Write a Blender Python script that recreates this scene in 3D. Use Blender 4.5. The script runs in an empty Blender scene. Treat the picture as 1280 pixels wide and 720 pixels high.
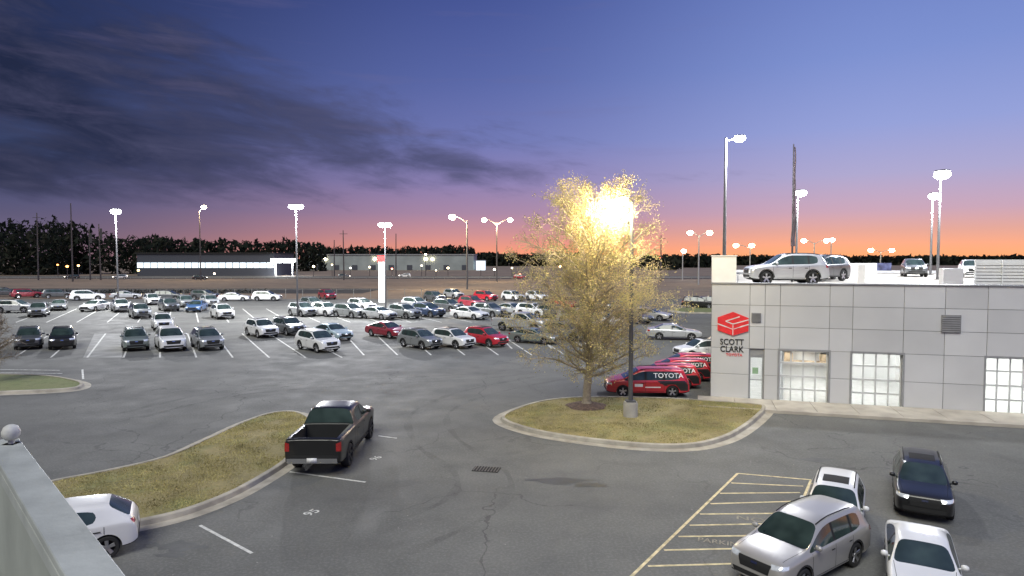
import bpy,bmesh,math,random
from math import sin,cos,pi,radians,atan,atan2,sqrt
from mathutils import Vector,Matrix,noise
from mathutils.bvhtree import BVHTree
random.seed(7)
C=bpy.context
COL=C.scene.collection
F=800.0;H=6.7;HZ=325.0
PITCH=atan((360-HZ)/F)

# ---------- survey helpers: where a sight line meets the ground / a plane -------------
def _ray(u,v):
    x=(u-640)/F;q=-(v-360)/F
    return x,cos(PITCH)+sin(PITCH)*q,-sin(PITCH)+cos(PITCH)*q
def G(u,v,z=0.0):
    x,y,d=_ray(u,v);t=(z-H)/d
    return Vector((x*t,y*t,z))
def A(u,v,D):
    x,y,d=_ray(u,v);t=D/y
    return Vector((x*t,D,H+d*t))
def lin(c):
    c=[a/255.0 for a in c]
    return [a/12.92 if a<=.04045 else ((a+.055)/1.055)**2.4 for a in c]

# ---------- materials -------------
def newmat(name):
    m=bpy.data.materials.new(name);m.use_nodes=True
    nt=m.node_tree;b=nt.nodes['Principled BSDF']
    return m,nt,b
MC={}
def M(name,col,rough=.6,metal=0,var=.15,scale=3.0,bump=0.0,emit=0,ecol=None,coat=0,detail=4):
    if name in MC:return MC[name]
    m,nt,b=newmat(name)
    N=nt.nodes;Lk=nt.links
    tc=N.new('ShaderNodeTexCoord')
    no=N.new('ShaderNodeTexNoise');no.inputs['Scale'].default_value=scale;no.inputs['Detail'].default_value=detail
    Lk.new(tc.outputs['Object'],no.inputs['Vector'])
    r=N.new('ShaderNodeValToRGB')
    r.color_ramp.elements[0].position=.3;r.color_ramp.elements[1].position=.7
    r.color_ramp.elements[0].color=(*[max(0,c*(1-var)) for c in col],1)
    r.color_ramp.elements[1].color=(*[min(1,c*(1+var)) for c in col],1)
    Lk.new(no.outputs['Fac'],r.inputs['Fac']);Lk.new(r.outputs['Color'],b.inputs['Base Color'])
    b.inputs['Roughness'].default_value=rough;b.inputs['Metallic'].default_value=metal
    if coat:b.inputs['Coat Weight'].default_value=coat;b.inputs['Coat Roughness'].default_value=.08
    if bump:
        bp=N.new('ShaderNodeBump');bp.inputs['Strength'].default_value=bump;bp.inputs['Distance'].default_value=.02
        n2=N.new('ShaderNodeTexNoise');n2.inputs['Scale'].default_value=scale*8;n2.inputs['Detail'].default_value=5
        Lk.new(tc.outputs['Object'],n2.inputs['Vector']);Lk.new(n2.outputs['Fac'],bp.inputs['Height']);Lk.new(bp.outputs['Normal'],b.inputs['Normal'])
    if emit:
        b.inputs['Emission Color'].default_value=(*(ecol or col),1);b.inputs['Emission Strength'].default_value=emit
    MC[name]=m;return m

def math_(nt,op,a,b=None,c=None,clamp=False):
    n=nt.nodes.new('ShaderNodeMath');n.operation=op;n.use_clamp=clamp
    for i,x in enumerate((a,b,c)):
        if x is None:continue
        if isinstance(x,(int,float)):n.inputs[i].default_value=x
        else:nt.links.new(x,n.inputs[i])
    return n.outputs[0]
def mixc(nt,f,a,b,mode='MIX'):
    n=nt.nodes.new('ShaderNodeMix');n.data_type='RGBA';n.blend_type=mode
    for s,x in ((n.inputs[0],f),(n.inputs[6],a),(n.inputs[7],b)):
        if isinstance(x,(int,float)):s.default_value=x
        elif isinstance(x,(tuple,list)):s.default_value=(*x[:3],1)
        else:nt.links.new(x,s)
    return n.outputs[2]
def noise_(nt,vec,scale,detail=4,rough=.5,dist=0):
    n=nt.nodes.new('ShaderNodeTexNoise');n.inputs['Scale'].default_value=scale;n.inputs['Detail'].default_value=detail
    n.inputs['Roughness'].default_value=rough;n.inputs['Distortion'].default_value=dist
    nt.links.new(vec,n.inputs['Vector']);return n.outputs['Fac']
def ramp_(nt,f,stops,interp='LINEAR'):
    r=nt.nodes.new('ShaderNodeValToRGB');cr=r.color_ramp;cr.interpolation=interp
    while len(cr.elements)<len(stops):cr.elements.new(.5)
    for e,(p,c) in zip(cr.elements,stops):
        e.position=p;e.color=(*c[:3],1) if isinstance(c,(list,tuple)) else (c,c,c,1)
    nt.links.new(f,r.inputs['Fac']);return r.outputs['Color']

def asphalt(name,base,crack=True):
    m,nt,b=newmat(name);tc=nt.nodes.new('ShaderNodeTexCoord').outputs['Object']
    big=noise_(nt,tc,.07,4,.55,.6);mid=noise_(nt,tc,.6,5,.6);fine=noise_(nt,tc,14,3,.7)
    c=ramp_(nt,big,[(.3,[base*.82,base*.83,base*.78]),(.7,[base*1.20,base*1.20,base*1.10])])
    c=mixc(nt,math_(nt,'MULTIPLY',mid,.55),c,[base*.64,base*.65,base*.61])
    c=mixc(nt,ramp_(nt,fine,[(.45,0.0),(.75,.5)]),c,[base*1.7,base*1.7,base*1.6])
    v=nt.nodes.new('ShaderNodeTexVoronoi');v.inputs['Scale'].default_value=2.6;nt.links.new(tc,v.inputs['Vector'])
    sp=math_(nt,'LESS_THAN',v.outputs['Distance'],.045)
    spm=math_(nt,'MULTIPLY',sp,ramp_(nt,noise_(nt,tc,.25,3),[(.46,0.0),(.58,1.0)]))
    c=mixc(nt,math_(nt,'MULTIPLY',spm,.7),c,[.42,.41,.37])
    if crack:
        for sc_,thr,off,k in((.16,.0035,0,.55),(.07,.0022,37,.5)):
            warp=nt.nodes.new('ShaderNodeVectorMath');warp.operation='ADD'
            nn=nt.nodes.new('ShaderNodeTexNoise');nn.inputs['Scale'].default_value=.8 if off==0 else .35;nn.inputs['Detail'].default_value=4
            nt.links.new(tc,nn.inputs['Vector'])
            sc=nt.nodes.new('ShaderNodeVectorMath');sc.operation='SCALE';sc.inputs['Scale'].default_value=1.6 if off==0 else 4
            nt.links.new(nn.outputs['Color'],sc.inputs[0]);nt.links.new(tc,warp.inputs[0]);nt.links.new(sc.outputs[0],warp.inputs[1])
            ve=nt.nodes.new('ShaderNodeTexVoronoi');ve.feature='DISTANCE_TO_EDGE';ve.inputs['Scale'].default_value=sc_
            nt.links.new(warp.outputs[0],ve.inputs['Vector'])
            cr=math_(nt,'LESS_THAN',ve.outputs['Distance'],thr)
            msk=ramp_(nt,noise_(nt,tc,.11,2),[(.40,0.0),(.55,1.0)])
            c=mixc(nt,math_(nt,'MULTIPLY',math_(nt,'MULTIPLY',cr,msk),k),c,[base*.3]*3)
    st=ramp_(nt,noise_(nt,tc,.33,5,.65,1.2),[(.54,0.0),(.68,1.0)])
    c=mixc(nt,math_(nt,'MULTIPLY',st,.32),c,[base*.5]*3)
    pw_=ramp_(nt,noise_(nt,tc,.19,5,.6,.8),[(.60,0.0),(.72,.35)])
    c=mixc(nt,pw_,c,[base*1.7,base*1.7,base*1.6])
    wv=nt.nodes.new('ShaderNodeTexWave');wv.wave_type='RINGS';wv.inputs['Scale'].default_value=.045;wv.inputs['Distortion'].default_value=3.0;wv.inputs['Detail'].default_value=3;wv.inputs['Detail Scale'].default_value=.5
    nt.links.new(tc,wv.inputs['Vector'])
    c=mixc(nt,ramp_(nt,wv.outputs['Fac'],[(.55,0.0),(.95,.22)]),c,[base*.55]*3)
    nt.links.new(c,b.inputs['Base Color'])
    b.inputs['Specular IOR Level'].default_value=.3
    nt.links.new(ramp_(nt,mid,[(.3,.65),(.7,.9)]),b.inputs['Roughness'])
    bp=nt.nodes.new('ShaderNodeBump');bp.inputs['Strength'].default_value=.4;bp.inputs['Distance'].default_value=.01
    nt.links.new(fine,bp.inputs['Height']);nt.links.new(bp.outputs['Normal'],b.inputs['Normal'])
    return m
def grassmat(name,c1,c2,c3,s=1.0):
    m,nt,b=newmat(name);tc=nt.nodes.new('ShaderNodeTexCoord').outputs['Object']
    a=noise_(nt,tc,.5*s,5,.6,.5);f=noise_(nt,tc,9*s,4,.7)
    c=ramp_(nt,a,[(.3,c1),(.5,c2),(.7,c3)])
    c=mixc(nt,ramp_(nt,noise_(nt,tc,1.7*s,5,.65),[(.52,0.0),(.66,.55)]),c,[x*.55 for x in c1])
    c=mixc(nt,ramp_(nt,f,[(.35,.0),(.7,.6)]),c,[x*.5 for x in c2])
    nt.links.new(c,b.inputs['Base Color']);b.inputs['Roughness'].default_value=.9
    bp=nt.nodes.new('ShaderNodeBump');bp.inputs['Strength'].default_value=.6;bp.inputs['Distance'].default_value=.05
    nt.links.new(f,bp.inputs['Height']);nt.links.new(bp.outputs['Normal'],b.inputs['Normal'])
    return m

# ---------- mesh builder -------------
class MB:
    def __init__(s):s.v=[];s.f=[];s.m=[]
    def add(s,vs,fs,mi=0,mat=None):
        o=len(s.v)
        s.v+= [tuple(mat@Vector(p)) if mat else tuple(p) for p in vs]
        s.f+=[tuple(i+o for i in f) for f in fs];s.m+=[mi]*len(fs)
    def box(s,c,d,mi=0,mat=None,taper=1.0):
        x,y,z=c;a,b_,h=d[0]/2,d[1]/2,d[2]/2;t=taper
        vs=[(x-a,y-b_,z-h),(x+a,y-b_,z-h),(x+a,y+b_,z-h),(x-a,y+b_,z-h),(x-a*t,y-b_*t,z+h),(x+a*t,y-b_*t,z+h),(x+a*t,y+b_*t,z+h),(x-a*t,y+b_*t,z+h)]
        s.add(vs,[(3,2,1,0),(4,5,6,7),(0,1,5,4),(1,2,6,5),(2,3,7,6),(3,0,4,7)],mi,mat)
    def tube(s,p0,p1,r0,r1,n=8,mi=0,cap=True,mat=None):
        p0=Vector(p0);p1=Vector(p1);d=(p1-p0)
        if d.length<1e-6:return
        d.normalize();a=d.orthogonal().normalized();b_=d.cross(a)
        vs=[];
        for p,r in((p0,r0),(p1,r1)):
            for i in range(n):
                t=2*pi*i/n;vs.append(p+a*(r*cos(t))+b_*(r*sin(t)))
        fs=[(i,(i+1)%n,n+(i+1)%n,n+i) for i in range(n)]
        if cap:fs+=[tuple(range(n-1,-1,-1)),tuple(range(n,2*n))]
        s.add(vs,fs,mi,mat)
    def lathe(s,prof,axis='Z',n=24,mi=0,mat=None):
        vs=[];k=len(prof)
        for i in range(n):
            t=2*pi*i/n
            for r,h in prof:
                vs.append((r*cos(t),r*sin(t),h) if axis=='Z' else (r*cos(t),h,r*sin(t)))
        fs=[]
        for i in range(n):
            j=(i+1)%n
            for q in range(k-1):fs.append((i*k+q,j*k+q,j*k+q+1,i*k+q+1))
        s.add(vs,fs,mi,mat)
    def mesh(s,name,smooth=False,sharp=None):
        me=bpy.data.meshes.new(name);me.from_pydata(s.v,[],s.f)
        me.polygons.foreach_set('material_index',s.m)
        if smooth:
            me.polygons.foreach_set('use_smooth',[True]*len(me.polygons))
            if sharp:
                try:me.set_sharp_from_angle(angle=radians(sharp))
                except Exception:pass
        me.update();return me
def OB(name,me,mats=None,parent=None,loc=None,rot=None,**kw):
    if mats is not None and me is not None and len(me.materials)==0:
        for m in mats:me.materials.append(m)
    o=bpy.data.objects.new(name,me);COL.objects.link(o)
    if parent:o.parent=parent
    if loc is not None:o.location=loc
    if rot is not None:o.rotation_euler=rot
    for k,v in kw.items():o[k]=v
    return o
def fixn(me):
    bm=bmesh.new();bm.from_mesh(me);bmesh.ops.recalc_face_normals(bm,faces=bm.faces);bm.to_mesh(me);bm.free()
def sheet(name,pts,z,mat,**kw):
    me=bpy.data.meshes.new(name)
    me.from_pydata([(p[0],p[1],z) for p in pts],[],[tuple(range(len(pts)))])
    if me.polygons[0].normal.z<0:me.flip_normals()
    return OB(name,me,[mat],**kw)
def text_mesh(s,size,mat,extr=.004):
    cu=bpy.data.curves.new('t','FONT');cu.body=s;cu.size=size;cu.extrude=extr;cu.align_x='CENTER';cu.align_y='CENTER'
    cu.resolution_u=3;cu.offset=size*.012
    o=bpy.data.objects.new('t',cu);COL.objects.link(o);C.view_layer.update()
    me=bpy.data.meshes.new_from_object(o.evaluated_get(C.evaluated_depsgraph_get()))
    bpy.data.objects.remove(o);me.materials.clear();me.materials.append(mat);me.name='lettering';return me

# ---------- palette ----------
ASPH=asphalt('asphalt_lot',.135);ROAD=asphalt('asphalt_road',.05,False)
GRASS=grassmat('island_grass',(.25,.21,.085),(.30,.25,.11),(.18,.20,.065))
GREEN=grassmat('green_grass',(.14,.18,.06),(.18,.20,.08),(.20,.20,.09))
FIELD=grassmat('field_grass',(.17,.125,.085),(.22,.165,.12),(.13,.105,.075),.08)
CONC=M('concrete',(.38,.36,.32),.85,var=.2,scale=1.5,bump=.3)
KERB=M('kerb_concrete',(.36,.33,.27),.85,var=.25,scale=2.0,bump=.3)
WLINE=M('worn_white_paint',(.56,.56,.52),.7,var=.4,scale=5)
YLINE=M('worn_yellow_paint',(.60,.51,.29),.7,var=.35,scale=5)
STEEL=M('galvanised_steel',(.36,.37,.38),.5,.5,var=.1)
POLEM=M('grey_pole_paint',(.09,.09,.095),.6,.1,var=.1)
DARKP=M('dark_pole_paint',(.06,.055,.06),.5,.2,var=.1)
WHITEP=M('white_paint',(.75,.75,.74),.5,var=.05)
TYRE=M('tyre_rubber',(.018,.018,.018),.85,var=.2)
RIM=M('alloy_rim',(.5,.5,.52),.3,.85,var=.05)
RIMD=M('black_rim',(.03,.03,.03),.35,.5,var=.05)
TRIM=M('black_trim',(.014,.014,.014),.9,var=.1)
def glassmat():
    m,nt,b=newmat('car_glass');tc=nt.nodes.new('ShaderNodeTexCoord').outputs['Object']
    c=ramp_(nt,noise_(nt,tc,1.1,2),[(.3,[.016,.026,.023]),(.7,[.05,.075,.066])])
    nt.links.new(c,b.inputs['Base Color']);b.inputs['Roughness'].default_value=.06;b.inputs['Coat Weight'].default_value=.3
    return m
GLASS=glassmat()
LENS=M('headlamp_lens',(.75,.78,.8),.12,.3,var=.2,scale=12,coat=1)
LENSON=M('headlamp_lit',(1,.95,.85),.2,emit=12,ecol=(1,.93,.8))
REDL=M('tail_lamp_lens',(.30,.01,.01),.15,var=.2,scale=15,coat=1)
PLATE=M('licence_plate_white',(.75,.75,.73),.5,var=.2,scale=20)
CHROME=M('chrome',(.65,.65,.66),.15,1,var=.03)
def paint(name,c,metal=.3,rough=.32,coat=.7):return M('paint_'+name,c,rough,metal,var=.06,scale=.8,coat=coat)
P={'white':paint('white',(.70,.70,.69),0,.35),'silver':paint('silver',(.44,.45,.455),.3),'grey':paint('grey',(.23,.24,.24),.2),
 'dark grey':paint('dark grey',(.09,.095,.10),.2),'black':paint('black',(.010,.010,.010),0,.3,.3),'red':paint('red',(.50,.02,.035),.1),
 'dark red':paint('dark red',(.26,.016,.03),.1),'blue':paint('blue',(.06,.14,.30),.2),'dark blue':paint('dark blue',(.035,.055,.11),.2),
 'pale blue':paint('pale blue',(.36,.46,.50),.2),'grey green':paint('grey green',(.19,.225,.205),.2),'beige':paint('beige',(.38,.365,.34),.25)}

# ---------- cars ----------
SPEC={
'suv':dict(L=4.6,W=1.86,wr=.365,wx=(.93,3.62),hl=.84,tl=.98,st=[
 (0,.80,.72,.76,.66,.34,'h'),(.10,.97,.88,.90,.80,.27,'h'),(.45,1.04,.97,.985,.86,.22,'h'),(1.2,1.10,1.04,1,.86,.22,'w'),
 (1.95,1.62,1.06,1,.68,.22,'s'),(2.42,1.69,1.07,1,.69,.22,'p'),(2.50,1.695,1.07,1,.69,.22,'s'),(3.35,1.69,1.09,1,.69,.22,'p'),(3.43,1.685,1.09,1,.69,.22,'s'),
 (3.95,1.66,1.12,.99,.67,.22,'d'),(4.2,1.62,1.12,.98,.66,.24,'r'),(4.48,1.10,1.04,.95,.80,.28,'h'),(4.57,.95,.88,.92,.8,.32,'h'),(4.6,.62,.56,.86,.72,.36,'e')]),
'sedan':dict(L=4.85,W=1.84,wr=.335,wx=(.95,3.77),hl=.68,tl=.86,st=[
 (0,.66,.58,.74,.6,.32,'h'),(.12,.79,.71,.9,.78,.24,'h'),(.6,.89,.82,.98,.86,.2,'h'),(1.35,.97,.90,1,.86,.2,'w'),
 (2.15,1.38,.93,1,.66,.2,'s'),(2.6,1.44,.94,1,.665,.2,'p'),(2.68,1.445,.94,1,.665,.2,'s'),(3.4,1.41,.96,1,.65,.2,'q'),
 (4.15,1.07,.99,.99,.80,.2,'h'),(4.65,1.03,.96,.95,.82,.24,'h'),(4.82,.92,.84,.92,.8,.3,'h'),(4.85,.6,.54,.86,.7,.34,'e')]),
'hatch':dict(L=4.1,W=1.72,wr=.32,wx=(.82,3.35),hl=.72,tl=.95,st=[
 (0,.68,.60,.74,.6,.32,'h'),(.12,.82,.74,.9,.78,.24,'h'),(.45,.95,.88,.98,.86,.2,'h'),(.95,1.05,.95,1,.86,.2,'w'),
 (1.85,1.46,.97,1,.68,.2,'s'),(2.3,1.51,.98,1,.68,.2,'p'),(2.38,1.51,.98,1,.68,.2,'s'),(3.15,1.48,1.0,1,.67,.2,'d'),(3.4,1.45,1.0,1,.66,.2,'r'),
 (3.92,1.08,1.02,.97,.78,.22,'h'),(4.06,.93,.86,.92,.78,.3,'h'),(4.1,.6,.54,.86,.7,.34,'e')]),
'minivan':dict(L=5.15,W=1.98,wr=.36,wx=(1.0,4.06),hl=.80,tl=1.0,st=[
 (0,.76,.67,.76,.62,.30,'h'),(.12,.95,.86,.9,.8,.24,'h'),(.55,1.06,.98,.98,.86,.2,'h'),(1.05,1.15,1.03,1,.86,.2,'w'),
 (2.0,1.68,1.04,1,.72,.2,'s'),(2.35,1.74,1.05,1,.73,.2,'p'),(2.45,1.745,1.05,1,.73,.2,'s'),(3.5,1.75,1.06,1,.73,.2,'p'),(3.6,1.75,1.06,1,.73,.2,'s'),
 (4.6,1.72,1.08,.99,.71,.2,'d'),(4.8,1.68,1.08,.98,.70,.22,'r'),(5.05,1.12,1.04,.95,.82,.26,'h'),(5.12,.95,.86,.92,.8,.3,'h'),(5.15,.6,.54,.86,.7,.34,'e')]),
'pickup':dict(L=5.9,W=2.03,wr=.42,wx=(1.02,4.68),hl=1.02,tl=1.08,st=[
 (0,1.0,.9,.82,.74,.48,'h'),(.10,1.2,1.1,.93,.85,.40,'h'),(.5,1.28,1.2,.99,.88,.38,'h'),(1.45,1.33,1.25,1,.88,.38,'w'),
 (2.1,1.87,1.27,1,.74,.38,'s'),(2.5,1.95,1.28,1,.745,.38,'p'),(2.6,1.955,1.28,1,.745,.38,'s'),(3.4,1.95,1.28,1,.74,.38,'d'),
 (3.62,1.91,1.28,1,.73,.38,'r'),(3.8,1.38,1.31,1,.92,.38,'h'),(3.95,1.36,1.30,1,.93,.38,'h'),(5.6,1.37,1.31,.995,.93,.40,'h'),(5.84,1.36,1.30,.98,.92,.44,'h'),(5.9,1.30,1.24,.95,.89,.48,'e')]),
}
s0=SPEC['suv'];fx,fz=5.0/4.6,1.06
SPEC['large_suv']=dict(L=5.0,W=1.97,wr=.38,wx=(.98,3.9),hl=.90,tl=1.03,st=[(a*fx,b*fz,c*fz,d,e*1.04,f,g) for a,b,c,d,e,f,g in s0['st']])

def build_type(kind):
    S=SPEC[kind];L,W=S['L'],S['W'];st=S['st']
    bm=bmesh.new();cl=bm.edges.layers.float.new('crease_edge')
    rings=[]
    for (xf,zt,zbl,wf,rw,zb,tag) in st:
        w=W/2*wf;x=L/2-xf;r=W/2*rw
        p5=(w*.95,zbl);p7=(r,zt-.055 if zt-zbl>.25 else zt-.03)
        k=.86 if zt-zbl>.25 else .5
        p6=(p5[0]+(p7[0]-p5[0])*k+(.02 if k>.6 else 0),p5[1]+(p7[1]-p5[1])*k)
        half=[(w*.88,zb),(w*.975,zb+.09),(w*1.0,zb+.5*(zbl-zb)),(w*.99,zbl-.07),p5,p6,p7,(r*.72,zt-.008)]
        ring=[bm.verts.new((x,y,z)) for y,z in half]+[bm.verts.new((x,0,zt))]+[bm.verts.new((x,-y,z)) for y,z in reversed(half)]
        rings.append(ring)
    n=17
    for i in range(len(rings)-1):
        tag=st[i][6]
        for j in range(n):
            a,b_=rings[i][j],rings[i][(j+1)%n];c,d=rings[i+1][(j+1)%n],rings[i+1][j]
            f=bm.faces.new((a,b_,c,d));jj=j if j<8 else 15-j
            mi=0
            if j==16 or jj==0:mi=1
            elif jj==4:
                if tag in'wsq':mi=4 if j<8 else 5
                elif tag=='p':mi=1
            elif jj in(6,7):
                if tag=='w':mi=2
                if tag in'rq':mi=3
            f.material_index=mi
    for ring in(rings[0],rings[-1]):
        for j in range(7):
            bm.faces.new([ring[j],ring[j+1],ring[15-j],ring[16-j]])
        bm.faces.new((ring[7],ring[8],ring[9]))
    bmesh.ops.recalc_face_normals(bm,faces=bm.faces)
    for e in bm.edges:
        ms={f.material_index for f in e.link_faces}
        if len(ms)>1:e[cl]=.55
    for i in range(len(rings)-1):
        for j in(3,13):
            e=bm.edges.get((rings[i][j],rings[i+1][j]))
            if e:e[cl]=.45
    for ring in(rings[-1],rings[0]):
        for j in range(n):
            e=bm.edges.get((ring[j],ring[(j+1)%n]))
            if e:e[cl]=.5 if kind!='pickup' else .85
    if kind=='pickup':
        for i in range(9,len(rings)-1):
            for j in(6,7,9,10):
                e=bm.edges.get((rings[i][j],rings[i+1][j]))
                if e:e[cl]=.8
    me=bpy.data.meshes.new('b');bm.to_mesh(me);bm.free()
    mats=[P['white'],TRIM,GLASS,GLASS,GLASS,GLASS]
    for m in mats:me.materials.append(m)
    o=bpy.data.objects.new('b',me);COL.objects.link(o)
    md=o.modifiers.new('s','SUBSURF');md.levels=2;md.render_levels=2
    cb=MB()
    for xf in S['wx']:
        cb.tube((L/2-xf,-W,S['wr']),(L/2-xf,W,S['wr']),S['wr']+.055,S['wr']+.055,28,1)
    if kind=='pickup':cb.box((L/2-4.86,0,1.5),(1.80,1.62,1.5),1)
    cm=cb.mesh('c');fixn(cm)
    for m in mats:cm.materials.append(m)
    co=bpy.data.objects.new('c',cm);COL.objects.link(co)
    bo=o.modifiers.new('k','BOOLEAN');bo.operation='DIFFERENCE';bo.object=co;bo.solver='EXACT'
    try:bo.material_mode='INDEX'
    except Exception:pass
    C.view_layer.update()
    full=bpy.data.meshes.new_from_object(o.evaluated_get(C.evaluated_depsgraph_get()))
    bpy.data.objects.remove(o);bpy.data.objects.remove(co)
    V=[v.co.copy() for v in full.vertices];PF=[(tuple(p.vertices),p.material_index) for p in full.polygons]
    bvh=BVHTree.FromPolygons(V,[f for f,_ in PF])
    def split(ids,remap=None):
        mb=MB();mp={}
        for f,mi in PF:
            if mi in ids:
                idx=[]
                for i in f:
                    if i not in mp:mp[i]=len(mb.v);mb.v.append(tuple(V[i]))
                    idx.append(mp[i])
                mb.f.append(tuple(idx));mb.m.append(remap[mi] if remap else 0)
        return mb
    def patch(mb,corners,d,nu=6,nv=3,off=.012,mi=0):
        c=[Vector(q) for q in corners];d=Vector(d).normalized();pts={};idx={}
        for i in range(nu+1):
            for j in range(nv+1):
                a=i/nu;b_=j/nv
                o_=(c[0]*(1-a)+c[1]*a)*(1-b_)+(c[3]*(1-a)+c[2]*a)*b_
                h=bvh.ray_cast(o_-d*2.0,d)
                if h[0] is not None:
                    pts[i,j]=h[0]-d*off
        for k,p in pts.items():idx[k]=len(mb.v);mb.v.append(tuple(p))
        for i in range(nu):
            for j in range(nv):
                ks=[(i,j),(i+1,j),(i+1,j+1),(i,j+1)]
                if all(k in idx for k in ks):
                    zs=[pts[k] for k in ks]
                    if max((zs[0]-z).length for z in zs)<.6:
                        mb.f.append(tuple(idx[k] for k in ks));mb.m.append(mi)
    body=split({0,1},{0:0,1:1})
    hx=L/2
    cab=[s for s in st if s[6] in'wspqd']
    xA=hx-cab[0][0]-.12;zs=.36 if kind!='pickup' else .52;zbel=cab[0][2]-.03
    pil=[hx-s[0]-.04 for s in st if s[6]=='p']
    xs=[xA]+pil
    if len(pil)==1:xs.append(hx-cab[-1][0]-.15)
    if kind=='pickup':xs.append(hx-3.88)
    for sg in(1,-1):
        for x in xs:
            patch(body,[(x-.008,sg*2,zs),(x+.008,sg*2,zs),(x+.008,sg*2,zbel),(x-.008,sg*2,zbel)],(0,-sg,0),1,8,.004,1)
        patch(body,[(xs[-1],sg*2,zs),(xs[0],sg*2,zs),(xs[0],sg*2,zs+.016),(xs[-1],sg*2,zs+.016)],(0,-sg,0),10,1,.004,1)
        for x in xs[1:3]:
            patch(body,[(x+.08,sg*2,zbel-.14),(x+.26,sg*2,zbel-.14),(x+.26,sg*2,zbel-.105),(x+.08,sg*2,zbel-.105)],(0,-sg,0),2,1,.02,1)
        patch(body,[(hx-S['wx'][1]+S['wr']+.1,sg*2,zs-.12),(hx-S['wx'][0]-S['wr']-.1,sg*2,zs-.12),(hx-S['wx'][0]-S['wr']-.1,sg*2,zs-.02),(hx-S['wx'][1]+S['wr']+.1,sg*2,zs-.02)],(0,-sg,0),8,1,.006,1)
        for xf in S['wx']:
            R0=S['wr']+.055;n_=12
            for k in range(n_):
                t0=pi*.02+pi*.96*k/n_;t1=pi*.02+pi*.96*(k+1)/n_
                q=[(hx-xf+cos(t)*r_,sg*2,S['wr']+sin(t)*r_) for t,r_ in((t0,R0+.005),(t1,R0+.005),(t1,R0+.06),(t0,R0+.06))]
                if kind in('suv','large_suv','pickup'):patch(body,q,(0,-sg,0),1,1,.008,1)
    hood=st[3][0]
    for sg in(1,-1):
        patch(body,[(hx-.3,sg*W*.36,3),(hx-hood,sg*W*.40,3),(hx-hood,sg*(W*.40+.012),3),(hx-.3,sg*(W*.36+.012),3)],(0,0,-1),8,1,.004,1)
    zl=st[0][5]
    patch(body,[(5,-W*.33,zl+.06),(5,W*.33,zl+.06),(5,W*.36,zl+.20),(5,-W*.36,zl+.20)],(-1,0,0),8,2,.008,1)
    patch(body,[(-5,-W*.36,zl+.04),(-5,W*.36,zl+.04),(-5,W*.38,zl+.22),(-5,-W*.38,zl+.22)],(1,0,0),8,2,.008,1)
    zt=S['tl']
    patch(body,[(-5,-W*.37,zt-.28),(-5,W*.37,zt-.28),(-5,W*.37,zt-.265),(-5,-W*.37,zt-.265)],(1,0,0),8,1,.004,1)
    if kind in('suv','large_suv','minivan'):
        for sg in(1,-1):
            for k in range(6):
                xa=hx-2.1-k*.33;yy=sg*W*.325
                ha=bvh.ray_cast(Vector((xa,yy,4)),Vector((0,0,-1)));hb=bvh.ray_cast(Vector((xa-.33,yy,4)),Vector((0,0,-1)))
                if ha[0] and hb[0]:body.tube(ha[0]+Vector((0,0,.035)),hb[0]+Vector((0,0,.035)),.018,.018,6,1)
    if kind=='suv':
        patch(body,[(hx-3.0,-.42,4),(hx-2.25,-.42,4),(hx-2.25,.42,4),(hx-3.0,.42,4)],(0,0,-1),4,4,.004,1)
    if kind=='pickup':
        for sg in(1,-1):
            body.tube((hx-1.6,sg*(W/2-.06),.40),(hx-4.1,sg*(W/2-.06),.40),.05,.05,8,1)
        body.box((-hx-.03,0,.60),(.16,W*.86,.17),2)
    R={'S':S,'parts':[],'V':[v for v in V]}
    def addp(name,mb,mats_,smooth=True,loc=(0,0,0),sharp=None):
        if not mb.f:return
        me=mb.mesh(name,smooth,sharp)
        for m in mats_:me.materials.append(m)
        R['parts'].append((name,me,loc))
    addp('body',body,[P['white'],TRIM,CHROME],sharp=32)
    addp('windscreen',split({2}),[GLASS]);addp('rear_window',split({3}),[GLASS])
    addp('side_window',split({4}),[GLASS]);addp('side_window',split({5}),[GLASS])
    for sg in(1,-1):
        mb=MB();ax=radians(32);e=Vector((-sin(ax)*1,sg*cos(ax),0));d=Vector((-cos(ax),-sg*sin(ax),0));o_=Vector((hx-.12,sg*W*.36,0))
        h=S['hl'];lo,hi=-.20,.27
        q=[o_+e*lo+Vector((0,0,h-.05)),o_+e*hi+Vector((0,0,h)),o_+e*hi+Vector((0,0,h+.09)),o_+e*lo+Vector((0,0,h+.07))]
        if kind=='pickup':q=[o_+e*lo+Vector((0,0,h-.12)),o_+e*hi+Vector((0,0,h-.08)),o_+e*hi+Vector((0,0,h+.09)),o_+e*lo+Vector((0,0,h+.09))]
        patch(mb,q,d,6,3,.015);addp('headlight',mb,[LENS])
        mb=MB();e=Vector((sin(ax),sg*cos(ax),0));d=Vector((cos(ax),-sg*sin(ax),0));o_=Vector((-hx+.12,sg*W*.37,0));h=S['tl']
        lo,hi=(-.22,.24) if kind!='pickup' else (-.02,.16);dz=.07 if kind not in('pickup','minivan') else .17
        if kind=='hatch':lo,hi,dz=-.10,.12,.06
        q=[o_+e*lo+Vector((0,0,h-dz)),o_+e*hi+Vector((0,0,h-dz)),o_+e*hi+Vector((0,0,h+dz)),o_+e*lo+Vector((0,0,h+dz*.6))]
        patch(mb,q,d,6,3,.015);addp('tail_light',mb,[REDL])
    mb=MB();g=S['hl'];gw=W*.27
    patch(mb,[(5,-gw*.85,g-.26),(5,gw*.85,g-.26),(5,gw,g+.03),(5,-gw,g+.03)],(-1,0,0),8,4,.01)
    patch(mb,[(5,-.1,g-.07),(5,.1,g-.07),(5,.1,g-.01),(5,-.1,g-.01)],(-1,0,0),2,1,.02,1)
    addp('grille',mb,[TRIM,CHROME])
    mb=MB();zp=S['tl']-.22 if kind!='pickup' else .62
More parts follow.
